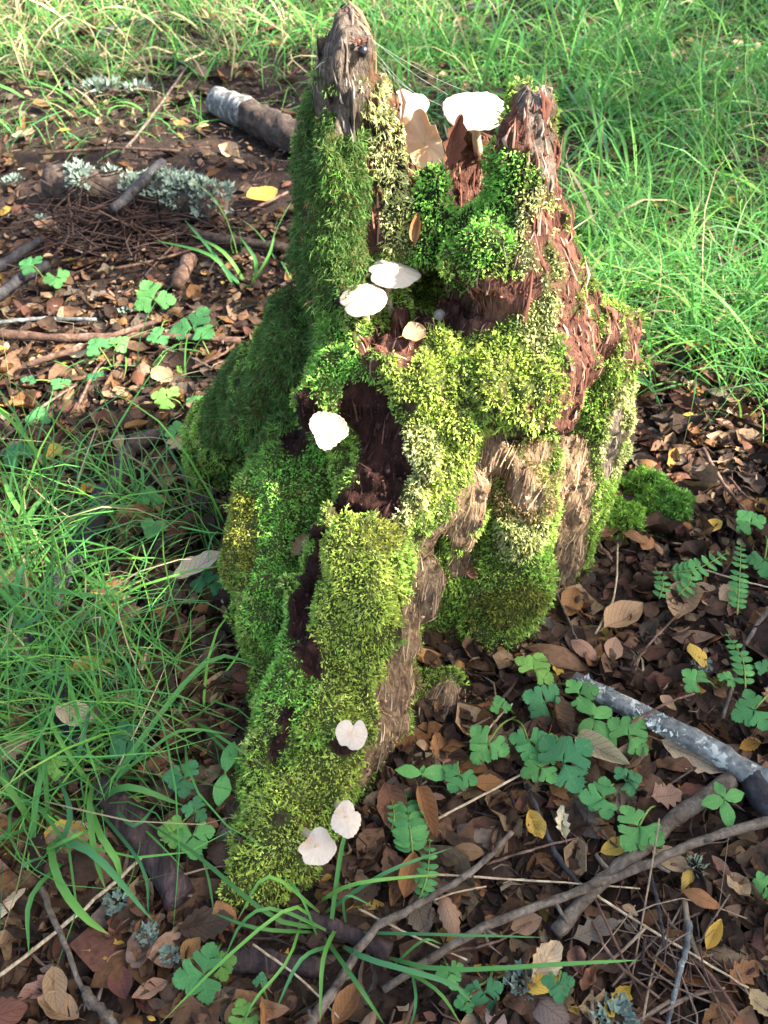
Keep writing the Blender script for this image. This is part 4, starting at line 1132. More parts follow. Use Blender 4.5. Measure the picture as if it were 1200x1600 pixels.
def build_hero_leaves():
    H = [(272, 905, 345, 868, .55, 'oval', 'flat', 'cream', 'big pale cream leaf lying on the grass beside the stump', .06),
         (86, 1108, 152, 1128, .55, 'oval', 'flat', 'cream', 'pale yellow leaf caught in the dense left grass', .05),
         (1030, 1162, 1135, 1205, .52, 'serrated', 'flat', 'cream', 'large pale yellow serrated leaf with a brown patch below the silvery stick', .014),
         (1072, 920, 1062, 968, .75, 'pointed', 'curled', 'tan', 'pointed tan leaf below the small ferns', .02),
         (945, 985, 1000, 948, .55, 'pointed', 'curled', 'tan', 'curled tan leaf between the stump and the small ferns', .02),
         (898, 922, 884, 962, .6, 'oval', 'flat', 'orange brown', 'orange leaf close to the right edge of the stump', .02),
         (892, 1002, 932, 1030, .6, 'oval', 'arched', 'pinkish brown', 'arched pink brown leaf above the cut end of the silvery stick', .02),
         (1018, 1245, 1062, 1240, .85, 'lobed', 'flat', 'pinkish brown', 'pale pink brown crinkled leaf below the pale yellow serrated one', .02),
         (852, 1240, 925, 1262, .45, 'serrated', 'flat', 'orange brown', 'smooth orange brown serrated leaf below the herb clump', .015),
         (826, 1268, 846, 1315, .6, 'broad', 'crumpled', 'yellow', 'crumpled yellow orange leaf under the herb clump', .02),
         (738, 1228, 788, 1222, .6, 'oval', 'flat', 'orange brown', 'orange leaf crossed by the pale dry stalk', .018),
         (905, 1145, 985, 1205, .38, 'pointed', 'curled', 'cream', 'cream folded leaf lying over the herb clump', .04),
         (938, 1330, 988, 1316, .5, 'oval', 'flat', 'yellow', 'yellow brown leaf tucked under a round herb leaf', .02),
         (386, 312, 432, 298, .75, 'broad', 'flat', 'yellow', 'bright yellow leaf left of the mossy spike', .03),
         (1132, 645, 1180, 655, .75, 'oval', 'flat', 'tan', 'rounded tan leaf at the edge of the right-hand grass', .02),
         (1035, 716, 1072, 724, .7, 'broad', 'flat', 'grey brown', 'grey brown leaf above the mossy clod', .02),
         (998, 720, 1035, 738, .5, 'oval', 'arched', 'orange brown', 'orange leaf touching the mossy clod', .02),
         (830, 1530, 868, 1472, .6, 'serrated', 'crumpled', 'cream', 'cream serrated leaf above the spreading pale lichen', .025),
         (1016, 1325, 1075, 1362, .6, 'oval', 'flat', 'tan', 'pale long leaf below the thick grey stick', .018),
         (1066, 1392, 1125, 1420, .45, 'oval', 'arched', 'orange brown', 'arched orange leaf right of the beard lichen', .03),
         (1105, 1485, 1125, 1438, .4, 'pointed', 'curled', 'yellow', 'narrow yellow orange leaf beside a dark brown one', .03),
         (1138, 1535, 1185, 1508, .55, 'lobed', 'flat', 'orange brown', 'lobed orange leaf near the end of the pale stalk', .02),
         (1172, 1545, 1205, 1590, .7, 'serrated', 'flat', 'tan', 'broad tan leaf at the end of the pale stalk', .02),
         (892, 1465, 962, 1442, .4, 'lobed', 'flat', 'grey brown', 'fuzzy grey leaf fragment under the long pale stalk', .02),
         (798, 1450, 846, 1438, .65, 'broad', 'flat', 'pinkish brown', 'pale round leaf under the long grey stick', .02),
         (690, 1395, 712, 1468, .42, 'serrated', 'arched', 'pinkish brown', 'tall brown leaf beside the bent grey stick', .02),
         (645, 1400, 668, 1460, .75, 'serrated', 'flat', 'grey brown', 'flat slate grey leaf under the bent grey stick', .015),
         (520, 1600, 565, 1540, .5, 'oval', 'curled', 'orange brown', 'curled orange leaf left of the bent grey stick', .02),
         (632, 1405, 645, 1335, .5, 'oval', 'curled', 'orange brown', 'upright orange leaf below the foreground fern', .03),
         (652, 1235, 682, 1308, .35, 'pointed', 'curled', 'orange brown', 'narrow orange leaf standing behind the foreground fern', .03),
         (270, 680, 302, 710, .7, 'lobed', 'flat', 'tan', 'pale leaf leaning at the foot of the buttress', .03),
         (195, 672, 232, 662, .4, 'pointed', 'curled', 'orange brown', 'orange curled leaf beyond the curved mossy root', .02),
         (240, 578, 268, 598, .65, 'oval', 'flat', 'tan', 'clean tan leaf below the forked pinkish stick', .03),
         (150, 562, 175, 558, .9, 'broad', 'flat', 'orange brown', 'round orange leaf under the small lobed herb', .02),
         (160, 612, 190, 622, .6, 'oval', 'flat', 'pinkish brown', 'pink brown leaf in the small sun patch', .02),
         (-5, 915, 38, 892, .7, 'broad', 'flat', 'tan', 'tan leaf among the far-left grass blades', .04),
         (310, 1070, 345, 1100, .6, 'broad', 'flat', 'brown', 'brown leaf left of the mossy root ridge', .02),
         (365, 1035, 385, 1070, .6, 'oval', 'arched', 'reddish brown', 'red brown leaf wedged against the mossy root ridge', .02),
         (1005, 1060, 1075, 1085, .55, 'lobed', 'flat', 'reddish brown', 'dark red brown lobed leaf above the silvery stick', .015),
         (1030, 1090, 1055, 1112, .6, 'pointed', 'curled', 'tan', 'small tan leaf tip touching the silvery stick', .03),
         (600, 1230, 625, 1300, .6, 'oval', 'crumpled', 'reddish brown', 'crumpled russet leaf right of the white mushrooms', .03),
         (600, 1300, 560, 1345, .7, 'broad', 'crumpled', 'brown', 'folded brown leaf below the ragged white mushroom', .02),
         (280, 1455, 365, 1435, .6, 'serrated', 'flat', 'dark brown', 'dark purple brown serrated leaf below the tip of the root', .02),
         (180, 1000, 120, 1010, .5, 'oval', 'arched', 'brown', 'arched brown leaf under the dense left grass', .02),
         (30, 985, 48, 1035, .7, 'broad', 'flat', 'pinkish brown', 'pale pink brown leaf beside the blackened branch', .02),
         (460, 440, 478, 452, .6, 'oval', 'flat', 'brown', 'brown leaf in the shade of the buttress', .02),
         (1060, 1240, 1100, 1232, .5, 'oval', 'crumpled', 'reddish brown', 'dark red leaf beside the seedling', .02),
         (1175, 1415, 1205, 1400, .7, 'oval', 'flat', 'orange brown', 'orange leaf under the end of the long grey stick', .02),
         (1110, 1340, 1140, 1380, .4, 'oval', 'curled', 'pinkish brown', 'slim pink brown leaf near the seedling', .02),
         (975, 1510, 920, 1500, .5, 'oval', 'flat', 'dark brown', 'wet dark leaf beside the fuzzy grey fragment', .015),
         (735, 1530, 700, 1590, .5, 'serrated', 'flat', 'dark brown', 'large dark purple leaf left of the low herbs', .015),
         (770, 1590, 720, 1600, .6, 'broad', 'flat', 'tan', 'wide tan leaf beneath the low herbs', .015),
         (55, 205, 20, 215, .6, 'oval', 'flat', 'tan', 'sunlit tan leaf on the far-left litter', .02),
         (55, 160, 75, 168, .6, 'oval', 'flat', 'orange brown', 'sunlit orange leaf before the far-left grass', .02)]
    for k, h in enumerate(H):
        hero_leaf(*h[:9], lift=h[9], var=k % 3)
        HERO.append(((h[0] + h[2]) / 2, (h[1] + h[3]) / 2))
    # leaves resting on the stump
    for (u, v, L, asp, yaw, col, sh, lab) in [(642, 534, 42, .85, .4, 'tan', 'broad', 'round tan leaf stuck to the red wood of the stump'), (467, 858, 42, .5, 1.0, 'tan', 'lobed', 'pale torn leaf stuck on the dark channel of the stump'), (655, 358, 44, .4, 1.5, 'orange brown', 'pointed', 'orange leaf stuck beside the mossy post in the hollow'), (704, 222, 80, .4, 1.3, 'reddish brown', 'lobed', 'dark red leaf hanging beside the broken tan mushroom'), (738, 892, 22, .8, .2, 'reddish brown', 'oval', 'small dark red leaf caught in web on the mossy flank')]:
        p = hit(u, v)
        if p is None: p = PY(u, v, .99)
        nn = s_grad(p[None])[0] + 1e-6; nn = nn * .6 + np.array([0, -.5, .5]); nn /= np.linalg.norm(nn)
        if 'hanging' in lab: p = PY(u, v, .955); nn = np.array([.1, -.9, .3])
        ob = place_leaf(p + nn * .014, 0, px_size(L, p), asp, sh, 'curled', DCOL[col], lab, var=1, tintj=.03)
        ex, ey, ez = frame(nn, yaw)
        ob.rotation_euler = Matrix(np.stack([ex, ey, ez], 1).tolist()).to_euler()
build_hero_leaves()
def on_stump(x, y): return s_at(np.stack([x, y, np.full_like(x, .03)], 1)) < .005
def build_litter():
    # many layered leaves: one mass
    N = 60000
    x = rng.uniform(-2.7, 2.9, N); y = rng.uniform(-.25, 6.2, N)
    u, v, dep = to_px(np.stack([x, y, np.zeros(N)], 1))
    dens = np.where(dep < 1.3, 2000, np.where(dep < 2.2, 1250, 480)) * np.clip(1.9 - np.abs(x) / (.75 + .62 * dep), .12, 1)
    keep = (rng.random(N) < dens / (N / (5.6 * 6.45))) & ~on_stump(x, y)
    x, y = x[keep], y[keep]; n = len(x)
    # near leaves need more than the sample holds
    x2 = rng.uniform(-.95, .95, 9500); y2 = rng.uniform(.15, 1.6, 9500); k2 = ~on_stump(x2, y2)
    x = np.concatenate([x, x2[k2]]); y = np.concatenate([y, y2[k2]]); n = len(x)
    x3 = rng.uniform(-1.1, 1.1, 11000); y3 = rng.uniform(.12, 2.0, 11000); k3 = ~on_stump(x3, y3); n0 = n
    x = np.concatenate([x, x3[k3]]); y = np.concatenate([y, y3[k3]]); n = len(x)
    L = .0335 * np.exp(rng.normal(0, .36, n)); asp = rng.uniform(.38, .75, n)
    L[n0:] *= .42; asp[n0:] *= rng.uniform(.7, 1.6, n - n0)       # torn scraps
    names = ['dark brown', 'brown', 'grey brown', 'tan', 'orange brown', 'yellow', 'reddish brown', 'pinkish brown']
    ci = rng.choice(8, n, p=[.35, .26, .08, .09, .09, .012, .088, .03])
    C = np.array([DCOL[k] for k in names])[ci] * np.exp(rng.normal(0, .35, n))[:, None] * .56
    yaw = rng.random(n) * 6.283; rx = rng.normal(0, .38, n); ry = rng.normal(0, .32, n)
    z = gh(x, y) + rng.uniform(.001, .017, n); z[n0:] += .006
    SP_ = np.concatenate(STICKS)
    near = np.zeros(n, bool)
    for q in SP_: near |= (np.abs(x - q[0]) < q[3] + .022) & (np.abs(y - q[1]) < q[3] + .022)
    z = np.where(near, gh(x, y) - .004, z); rx = np.where(near, rx * .4, rx); ry = np.where(near, ry * .4, ry)
    B = Buf()
    shp = list(SHAPES); sta = list(STATES); var = rng.integers(0, 12, n)
    low = to_px(np.stack([x, y, z], 1))[2] > 1.5; low[n0:] = True
    for k in range(24):
        F, q, uv = leaf_template(900 + k, 4 if k >= 12 else 6, 3, **{**SHAPES[shp[k % 5]], 'teeth': 3}, **STATES[sta[k % 4]], stalk=False)
        m = np.where((var == k % 12) & (low == (k >= 12)))[0]; mn = len(m)
        P = F[None] * np.stack([L[m], L[m] * asp[m], L[m]], 1)[:, None, :]
        cx, sx, cy, sy, cz, sz = np.cos(rx[m]), np.sin(rx[m]), np.cos(ry[m]), np.sin(ry[m]), np.cos(yaw[m]), np.sin(yaw[m])
        X, Y, Z = P[..., 0], P[..., 1], P[..., 2]
        Y, Z = Y * cx[:, None] - Z * sx[:, None], Y * sx[:, None] + Z * cx[:, None]
        X, Z = X * cy[:, None] + Z * sy[:, None], -X * sy[:, None] + Z * cy[:, None]
        X, Y = X * cz[:, None] - Y * sz[:, None], X * sz[:, None] + Y * cz[:, None]
        V = np.stack([X + x[m][:, None], Y + y[m][:, None], Z + z[m][:, None]], -1)
        f = (q[None] + (np.arange(mn) * len(F))[:, None, None]).reshape(-1, 4)
        B.add(V.reshape(-1, 3), f, np.repeat(C[m], len(F), 0))
    ob = link('leaf_litter', B.mesh('leaf_litter'), MAT['litter'])
    tag(ob, 'deep brown layer of decaying leaves covering the soil', 'leaf litter', kind='stuff')
    # crumbs, stalks and bits of twig between the leaves
    n = 12000
    x = rng.uniform(-1.6, 1.6, n); y = rng.uniform(.05, 3.2, n); k = ~on_stump(x, y); x, y = x[k], y[k]; n = len(x)
    L = np.exp(rng.normal(math.log(.022), .6, n)); W = np.exp(rng.normal(math.log(.0011), .4, n)); a = rng.random(n) * 6.283
    d = np.stack([np.cos(a), np.sin(a), rng.normal(0, .22, n)], 1); sd = np.stack([-np.sin(a), np.cos(a), np.zeros(n)], 1)
    c = np.stack([x, y, gh(x, y) + rng.uniform(.004, .024, n)], 1)
    bend = sd * (rng.normal(0, .18, n) * L)[:, None]
    up = np.array([0, 0, 1.0])
    V = np.stack([c - d * L[:, None] / 2 + sd * W[:, None], c - d * L[:, None] / 2 - sd * W[:, None], c - d * L[:, None] / 2 + up * W[:, None], c + bend + sd * W[:, None], c + bend - sd * W[:, None], c + bend + up * 1.6 * W[:, None], c + d * L[:, None] / 2], 1)
    T = np.array([[0, 2, 5], [0, 5, 3], [2, 1, 4], [2, 4, 5], [3, 5, 6], [5, 4, 6]])
    T = (T[None] + (np.arange(n) * 7)[:, None, None]).reshape(-1, 3)
    pal = np.array([(.05, .03, .022), (.10, .065, .045), (.20, .15, .10), (.35, .27, .17), (.07, .03, .022)])
    C = pal[rng.choice(5, n, p=[.4, .27, .12, .06, .15])] * np.exp(rng.normal(0, .25, n))[:, None]
    ob = link('twig_debris', mesh_from('twig_debris', V.reshape(-1, 3), T, np.repeat(C, 7, 0), False), MAT['litter'])
    tag(ob, 'crumbs, leaf stalks and broken twigs strewn between the leaves', 'twig debris', kind='stuff')
    # the leaves that show largest lie on top, each a thing of its own
    placed = list(HERO); cnt = 0; tries = 0; seen = set()
    sh = list(SHAPES); st = list(STATES)
    while cnt < 238 and tries < 6000:
        tries += 1
        u = rng.uniform(-10, 1210); v = rng.uniform(150, 1600)
        if rng.random() > (.10 + .9 * (v / 1600) ** 1.3): continue
        p = PZ(u, v, .012)
        if s_at(np.array([[p[0], p[1], .03]]))[0] < .012: continue
        hp = hit(u, v)
        if hp is not None: continue
        if u < 380 and 720 < v < 1330 and rng.random() < .6: continue
        if u > 880 and v < 640 and rng.random() < .6: continue
        d = min(np.hypot(u - a, v - b) for a, b in placed)
        if d < 26: continue
        if np.min(np.hypot(SP_[:, 0] - p[0], SP_[:, 1] - p[1]) - SP_[:, 3]) < .022: continue
        placed.append((u, v)); cnt += 1
        for _ in range(40):
         cn = rng.choice(['dark brown', 'brown', 'grey brown', 'tan', 'orange brown', 'yellow', 'pinkish brown', 'reddish brown', 'cream'], p=[.16, .21, .06, .16, .18, .04, .08, .08, .03])
         s_, t_ = rng.choice(sh, p=[.3, .2, .22, .15, .13]), rng.choice(st, p=[.35, .25, .2, .2])
         p = GP(u, v, rng.uniform(.012, .024))
         L = .037 * math.exp(rng.normal(0, .25))
         sz = 'small ' if L < .032 else ('large ' if L > .043 else '')
         lab = f'{sz}{cn} {s_} dead leaf, {t_}, {landmark(p)}'
         if lab not in seen: break
        seen.add(lab)
        place_leaf(p, rng.random() * 6.283, L, rng.uniform(.4, .72), s_, t_, DCOL[cn], lab, rng.normal(0, .25), rng.normal(0, .22), int(rng.integers(0, 3)))
build_litter()
# ------------------------------------------------------------------ grass
def blade_mesh(base, az, L, W, lean, bend, cols, seg=5, twist=None):
    n = len(base)
    s = np.linspace(0, 1, seg + 1)
    ang = lean[:, None] + bend[:, None] * s[None]              # angle from the vertical along the blade
    st = (L / seg)[:, None]
    hx = np.concatenate([np.zeros((n, 1)), np.cumsum(np.sin(ang[:, 1:]) * st, 1)], 1)
    hz = np.concatenate([np.zeros((n, 1)), np.cumsum(np.cos(ang[:, 1:]) * st, 1)], 1)
    tw = az[:, None] + (rng.normal(0, .35, n)[:, None] * s[None] ** 2)
    x = base[:, 0:1] + hx * np.cos(tw); y = base[:, 1:2] + hx * np.sin(tw); z = base[:, 2:3] + hz
    g = gh(x, y) + .006 + .008 * rng.random((n, 1))
    z = np.maximum(z, np.where(s[None] > 0, g, -9))
    P = np.stack([x, y, z], -1)
    ta = tw + math.pi / 2 + (rng.normal(0, .5, n)[:, None])
    sd = np.stack([np.cos(ta), np.sin(ta), rng.normal(0, .25, n)[:, None] + 0 * s[None]], -1)
    w = W[:, None] * np.array([.75, 1.0, 1.0, .85, .55, .08] if seg == 5 else np.interp(s, [0, .2, .6, .9, 1], [.75, 1, .95, .5, .06]))[None]
    V = np.stack([P - sd * w[..., None] * .5, P + sd * w[..., None] * .5], 2).reshape(n, -1, 3)
    k = np.arange(seg)[:, None] * 2 + np.array([0, 1, 3, 2])[None]
    Q = (k[None] + (np.arange(n) * (seg + 1) * 2)[:, None, None]).reshape(-1, 4)
    tone = np.interp(s, [0, .25, 1], [.85, 1.0, 1.05])
    C = np.repeat((cols[:, None, None, :] * tone[None, :, None, None]), 2, 2)
    br = rng.random(n) < .22
    C[br, -1] = (.30, .22, .10); C[br, -2] = C[br, -2] * .5 + np.array([.14, .12, .05])
    C = C.reshape(-1, 3)
    return V.reshape(-1, 3), Q, C
def grass_cols(n, pale=.0):
    C = np.tile(np.array([.09, .285, .055]), (n, 1))
    k = rng.random(n)
    C[k < .30] = (.15, .36, .055); C[k > .86] = (.07, .235, .065)
    C *= np.exp(rng.normal(0, .22, n))[:, None]
    dry = rng.random(n) < .045 + pale
    C[dry] = np.array([.46, .38, .21]) * np.exp(rng.normal(0, .25, (dry.sum(), 1)))
    return C
def grass_patch(name, ells, dens, L0, W0, label, pale=0.0, lean=.55, bend=1.3, clump=.5):
    """ells: ellipses on the ground, (u, v, half-size x m, half-size y m, weight)"""
    xs, ys = [], []
    for u, v, rx, ry, wt in ells:
        c = PZ(u, v, 0)
        n = int(math.pi * rx * ry * dens * wt)
        r = np.sqrt(rng.random(n)); a = rng.random(n) * 6.283
        xs.append(c[0] + rx * r * np.cos(a) * (1 + .15 * np.sin(a * 5))); ys.append(c[1] + ry * r * np.sin(a))
    x = np.concatenate(xs); y = np.concatenate(ys)
    # tufts: pull blades towards tuft centres
    cell = .07
    cx = np.floor(x / cell); cy = np.floor(y / cell)
    hsh = lambda a, b: (np.sin(a * 127.1 + b * 311.7) * 43758.5453) % 1.0
    tx = (cx + .2 + .6 * hsh(cx, cy)) * cell; ty = (cy + .2 + .6 * hsh(cy + 9, cx)) * cell
    m = rng.random(len(x)) < clump
    x = np.where(m, tx + rng.normal(0, .008, len(x)), x); y = np.where(m, ty + rng.normal(0, .008, len(x)), y)
    gap = fbm(np.stack([x, y, 0 * x], 1) * 3.1 + 5, 2)
    keep = (rng.random(len(x)) < sstep(-.45, .05, gap)) & ~on_stump(x, y) & (s_at(np.stack([x, y, np.full_like(x, .03)], 1)) > .012)
    x, y = x[keep], y[keep]; n = len(x)
    base = np.stack([x, y, gh(x, y) - .003], 1)
    az = rng.random(n) * 6.283
    L = L0 * np.exp(rng.normal(0, .35, n)); W = W0 * np.exp(rng.normal(0, .45, n))
    # keep blades from crossing the stump
    tip = np.stack([x + np.cos(az) * L * .6, y + np.sin(az) * L * .6, np.full(n, .08)], 1)
    az = np.where(s_at(tip) < .01, az + math.pi, az)
    V, Q, C = blade_mesh(base, az, L, W, np.abs(rng.normal(lean, .3, n)), np.abs(rng.normal(bend, .45, n)), grass_cols(n, pale))
    ob = link('grass', mesh_from('grass', V, Q, C), MAT['grass'])
    return tag(ob, label, 'grass', kind='stuff')
def build_grass():
    grass_patch('grass', [(1080, 420, .62, .40, 1), (1160, 560, .34, .22, 1.2), (1010, 520, .17, .20, 1.1), (1050, 600, .22, .07, .8), (1250, 400, .5, .6, .8), (960, 420, .15, .2, .5)], 2100, .22, .0029, 'dense fine green grass to the right of the stump', pale=.01)
    grass_patch('grass', [(960, 60, 1.15, 1.0, 1), (700, 150, .5, .34, .7), (1150, 150, .75, .6, 1.0), (640, 110, .25, .2, .5), (1350, 150, .8, 1.2, .7), (1000, 200, .45, .25, .5)], 1050, .21, .0037, 'soft green grass beyond the stump on the far right')
    grass_patch('grass', [(160, 72, .75, .28, .6), (60, 72, .6, .42, .7), (430, 110, .3, .3, .35), (220, 15, 1.6, .9, 1.1), (-100, 60, 1.0, 1.2, .7), (480, 0, .6, .6, .4)], 800, .17, .0036, 'sunny yellow green grass at the far left', pale=.27)  # extra straw-coloured blades also stand in for bright sun here
    grass_patch('grass', [(190, 960, .17, .21, 1.0), (110, 830, .13, .11, .55), (70, 1120, .16, .16, 1.0), (260, 860, .11, .12, .7), (230, 1110, .12, .10, .7), (-60, 950, .2, .3, .7)], 4200, .20, .0023, 'tangled green grass to the left of the front root', lean=.5, bend=1.2)
    grass_patch('grass', [(200, 590, .16, .06, .3), (80, 1260, .14, .07, .6), (250, 190, .3, .2, .12), (420, 400, .07, .05, .5), (130, 200, .4, .25, .10)], 2600, .14, .0022, 'thin scattered grass blades in the left litter')
    # tufts of broad blades, blade by blade
    def tuft(u, v, blades, label, wpx):
        b = GP(u, v)
        root = thing('grass_tuft', b, label, 'grass tuft', 'tufts of broad grass')
        o = np.array(root.location)
        for k, (pts, w) in enumerate(blades):
            n = 9
            W3 = [b + np.array([rng.normal() * .013, rng.normal() * .013, 0])]
            m = len(pts)
            for i, q in enumerate(pts):
                s = (i + 1) / m
                hgt = q[2] if len(q) > 2 else .05 * math.sin(math.pi * min(s * .8 + .1, 1)) + .02
                W3.append(GP(q[0], q[1], hgt))
            P = catmull(W3, n)
            P[1:, 2] = np.maximum(P[1:, 2], gh(P[1:, 0], P[1:, 1]) + .008)
            T = np.gradient(P, axis=0); T /= np.linalg.norm(T, axis=1, keepdims=True)
            sd = np.cross(T, np.array([0, -.3, 1.0])); sd /= np.linalg.norm(sd, axis=1, keepdims=True) + 1e-9
            nn = np.cross(sd, T)
            wid = px_size(w * .8, P[4]) * np.interp(np.linspace(0, 1, n), [0, .15, .6, .85, 1], [.6, 1, .95, .6, .05])
            V = np.stack([P - sd * wid[:, None] / 2 + nn * wid[:, None] * .18, P, P + sd * wid[:, None] / 2 + nn * wid[:, None] * .18], 1).reshape(-1, 3)
            q = (np.arange(n - 1)[:, None] * 3 + np.arange(2)[None]); q = np.stack([q, q + 1, q + 4, q + 3], -1).reshape(-1, 4)
            c = np.array([(.085, .25, .058), (.13, .32, .06), (.07, .22, .075)][k % 3]) * math.exp(rng.normal(0, .15))
            cc = np.tile(c, (len(V), 1)); cc[:3] = (.20, .22, .09)
            if k % 3 == 1: cc[-3:] = (.32, .24, .11)
            link('blade', mesh_from('blade', V - o, q, cc), MAT['grass'], root)
    tuft(520, 1455, [([(440, 1440), (370, 1390), (300, 1330), (190, 1260)], 9), ([(560, 1380), (700, 1365)], 8), ([(600, 1365), (705, 1325)], 8), ([(430, 1420), (380, 1440), (350, 1500)], 7), ([(420, 1370), (370, 1440)], 7), ([(580, 1500), (700, 1535), (740, 1570)], 11), ([(560, 1540), (600, 1600)], 9), ([(505, 1500), (500, 1600)], 9), ([(470, 1500), (430, 1580)], 8), ([(535, 1320), (555, 1285)], 9), ([(450, 1420), (350, 1500), (250, 1600)], 7), ([(680, 1460), (860, 1465)], 6), ([(400, 1450), (330, 1425)], 7), ([(450, 1500), (400, 1560), (380, 1600)], 6), ([(540, 1400), (590, 1420)], 5), ([(470, 1400), (440, 1365)], 5)], 'sprawling green grass tuft below the tip of the root', 8)
    tuft(620, 1505, [([(700, 1515), (900, 1505), (1000, 1500)], 9), ([(680, 1545), (720, 1600)], 7), ([(650, 1560), (640, 1610)], 6), ([(660, 1470), (690, 1475)], 5)], 'small tuft with one very long flat blade below the bent stick', 8)
    tuft(68, 1318, [([(60, 1230), (90, 1150)], 13), ([(90, 1370), (130, 1430), (170, 1460)], 17), ([(140, 1330), (240, 1440)], 15), ([(50, 1400), (45, 1490)], 11), ([(20, 1240), (-20, 1180)], 14), ([(110, 1280), (90, 1210)], 12), ([(70, 1200), (60, 1110)], 10), ([(110, 1310), (160, 1290)], 8), ([(40, 1350), (40, 1365)], 8), ([(0, 1310), (-20, 1315)], 10)], 'coarse grass tuft with broad blades beside the decayed dark block', 14)
    tuft(150, 1230, [([(200, 1230), (290, 1260)], 14), ([(155, 1300), (185, 1350), (185, 1390)], 14), ([(130, 1150), (150, 1080)], 10), ([(240, 1130), (330, 1030), (410, 1040)], 11), ([(140, 1260), (150, 1340), (165, 1390)], 12), ([(210, 1290), (250, 1250)], 8), ([(250, 1160), (300, 1140), (370, 1150)], 7), ([(90, 1150), (70, 1090)], 9), ([(220, 1350), (232, 1430)], 7)], 'tall grass tuft arching over the decayed dark block', 12)
    tuft(60, 860, [([(50, 800), (95, 760)], 13), ([(20, 780), (5, 740)], 11), ([(30, 900), (25, 960)], 13), ([(5, 850), (-10, 830)], 10), ([(130, 800), (220, 790)], 8), ([(80, 940), (30, 980), (20, 960)], 10), ([(180, 930), (60, 920), (-10, 925)], 11)], 'bright coarse grass tuft beside the blackened branch', 12)
    tuft(385, 455, [([(330, 400), (240, 375)], 8), ([(350, 395), (295, 365)], 8), ([(320, 380), (285, 340)], 6), ([(400, 410), (375, 370)], 8), ([(420, 400), (430, 360)], 6), ([(370, 440), (330, 395)], 8)], 'small broad-bladed tuft in front of the smooth dark branch', 8)
    tuft(940, 192, [([(945, 140), (965, 100)], 7), ([(970, 160), (1000, 140), (1050, 175)], 8), ([(900, 160), (870, 110)], 7), ([(990, 180), (1060, 200), (1065, 270)], 8), ([(970, 210), (985, 290)], 8), ([(945, 215), (950, 270)], 8), ([(1000, 210), (1020, 290)], 8), ([(890, 200), (880, 260)], 7), ([(915, 150), (925, 90)], 7), ([(980, 185), (1030, 165)], 7), ([(950, 160), (990, 120)], 7), ([(920, 230), (905, 270)], 7)], 'bright yellow green tuft fanning out beyond the shorter spike', 8)
    tuft(1105, 160, [([(1080, 120), (1040, 100)], 6), ([(1120, 120), (1140, 80)], 6), ([(1150, 160), (1190, 165)], 6), ([(1100, 110), (1090, 60)], 6), ([(1060, 150), (1020, 150)], 6), ([(1130, 140), (1170, 110)], 6)], 'lone tuft rising from the far right grass', 6)
build_grass()

# ------------------------------------------------------------------ low herbs, ferns, seedlings
def lobed_leaflet(seed, kind):
    rg = np.random.default_rng(seed)
    if kind == 'buttercup':
        half = [(0, 0), (.14, .10), (.25, .26), (.33, .42), (.40, .50), (.44, .455), (.50, .50), (.555, .445), (.595, .46), (.635, .39), (.60, .29), (.545, .20), (.62, .24), (.70, .315), (.75, .26), (.82, .275), (.855, .20), (.92, .185), (.945, .10), (1.0, .07), (1.0, 0)]
    elif kind == 'pinna':
        half = [(0, .02), (.12, .17), (.35, .21), (.6, .19), (.82, .13), (.95, .06), (1, 0)]
    elif kind == 'broad':
        half = [(0, .03), (.1, .30), (.35, .46), (.6, .40), (.85, .20), (1, 0)]
    else:                                         # plain oval leaf of a seedling
        half = [(0, .01), (.15, .15), (.4, .26), (.65, .25), (.85, .14), (1, 0)]
    V, UV = [], []
    for i, (x, y) in enumerate(half):
        m = i / (len(half) - 1)
        for t in (-1, -.5, 0, .5, 1):
            a = abs(t); px = m * (1 - a) + x * a; j = rg.normal(size=2) * .012
            z = -.14 * (px - .3) ** 2 + .12 * a * y - .30 * (y * a) ** 2 + rg.normal() * .008 + .03 * math.sin(px * 7 + t * 2)
            V.append((px + j[0], t * y + j[1], z)); UV.append((px, t * y * 2))
    n = len(half)
    q = (np.arange(n - 1)[:, None] * 5 + np.arange(4)[None]); q = np.stack([q, q + 5, q + 6, q + 1], -1).reshape(-1, 4)
    me = mesh_from('leaflet', np.array(V), q, None, True, UV)
    me.materials.append(MAT['greenleaf'])
    return me
LFT = {k: [lobed_leaflet(40 + i, k) for i in range(3)] for k in ('buttercup', 'pinna', 'oval', 'broad')}
GREEN = [(.085, .27, .085), (.12, .33, .09), (.07, .23, .09), (.17, .36, .075)]
def put_leaflet(name, parent, center, nrm, yaw, L, asp, kind, col):
    ob = bpy.data.objects.new(name, LFT[kind][int(rng.integers(3))])
    COL.objects.link(ob); ob.parent = parent
    ex, ey, ez = frame(nrm, yaw)
    M = Matrix(np.stack([ex, ey, ez], 1).tolist()).to_4x4()
    base = np.zeros(3); q = parent
    while q is not None: base = base + np.array(q.location); q = q.parent
    ob.location = tuple(np.asarray(center) - base)
    ob.rotation_euler = M.to_euler()
    ob.scale = (L, L * asp, L)
    c = np.array(col) * np.exp(rng.normal(0, .12))
    ob.color = (float(c[0]), float(c[1]), float(c[2]), 1)
    return ob
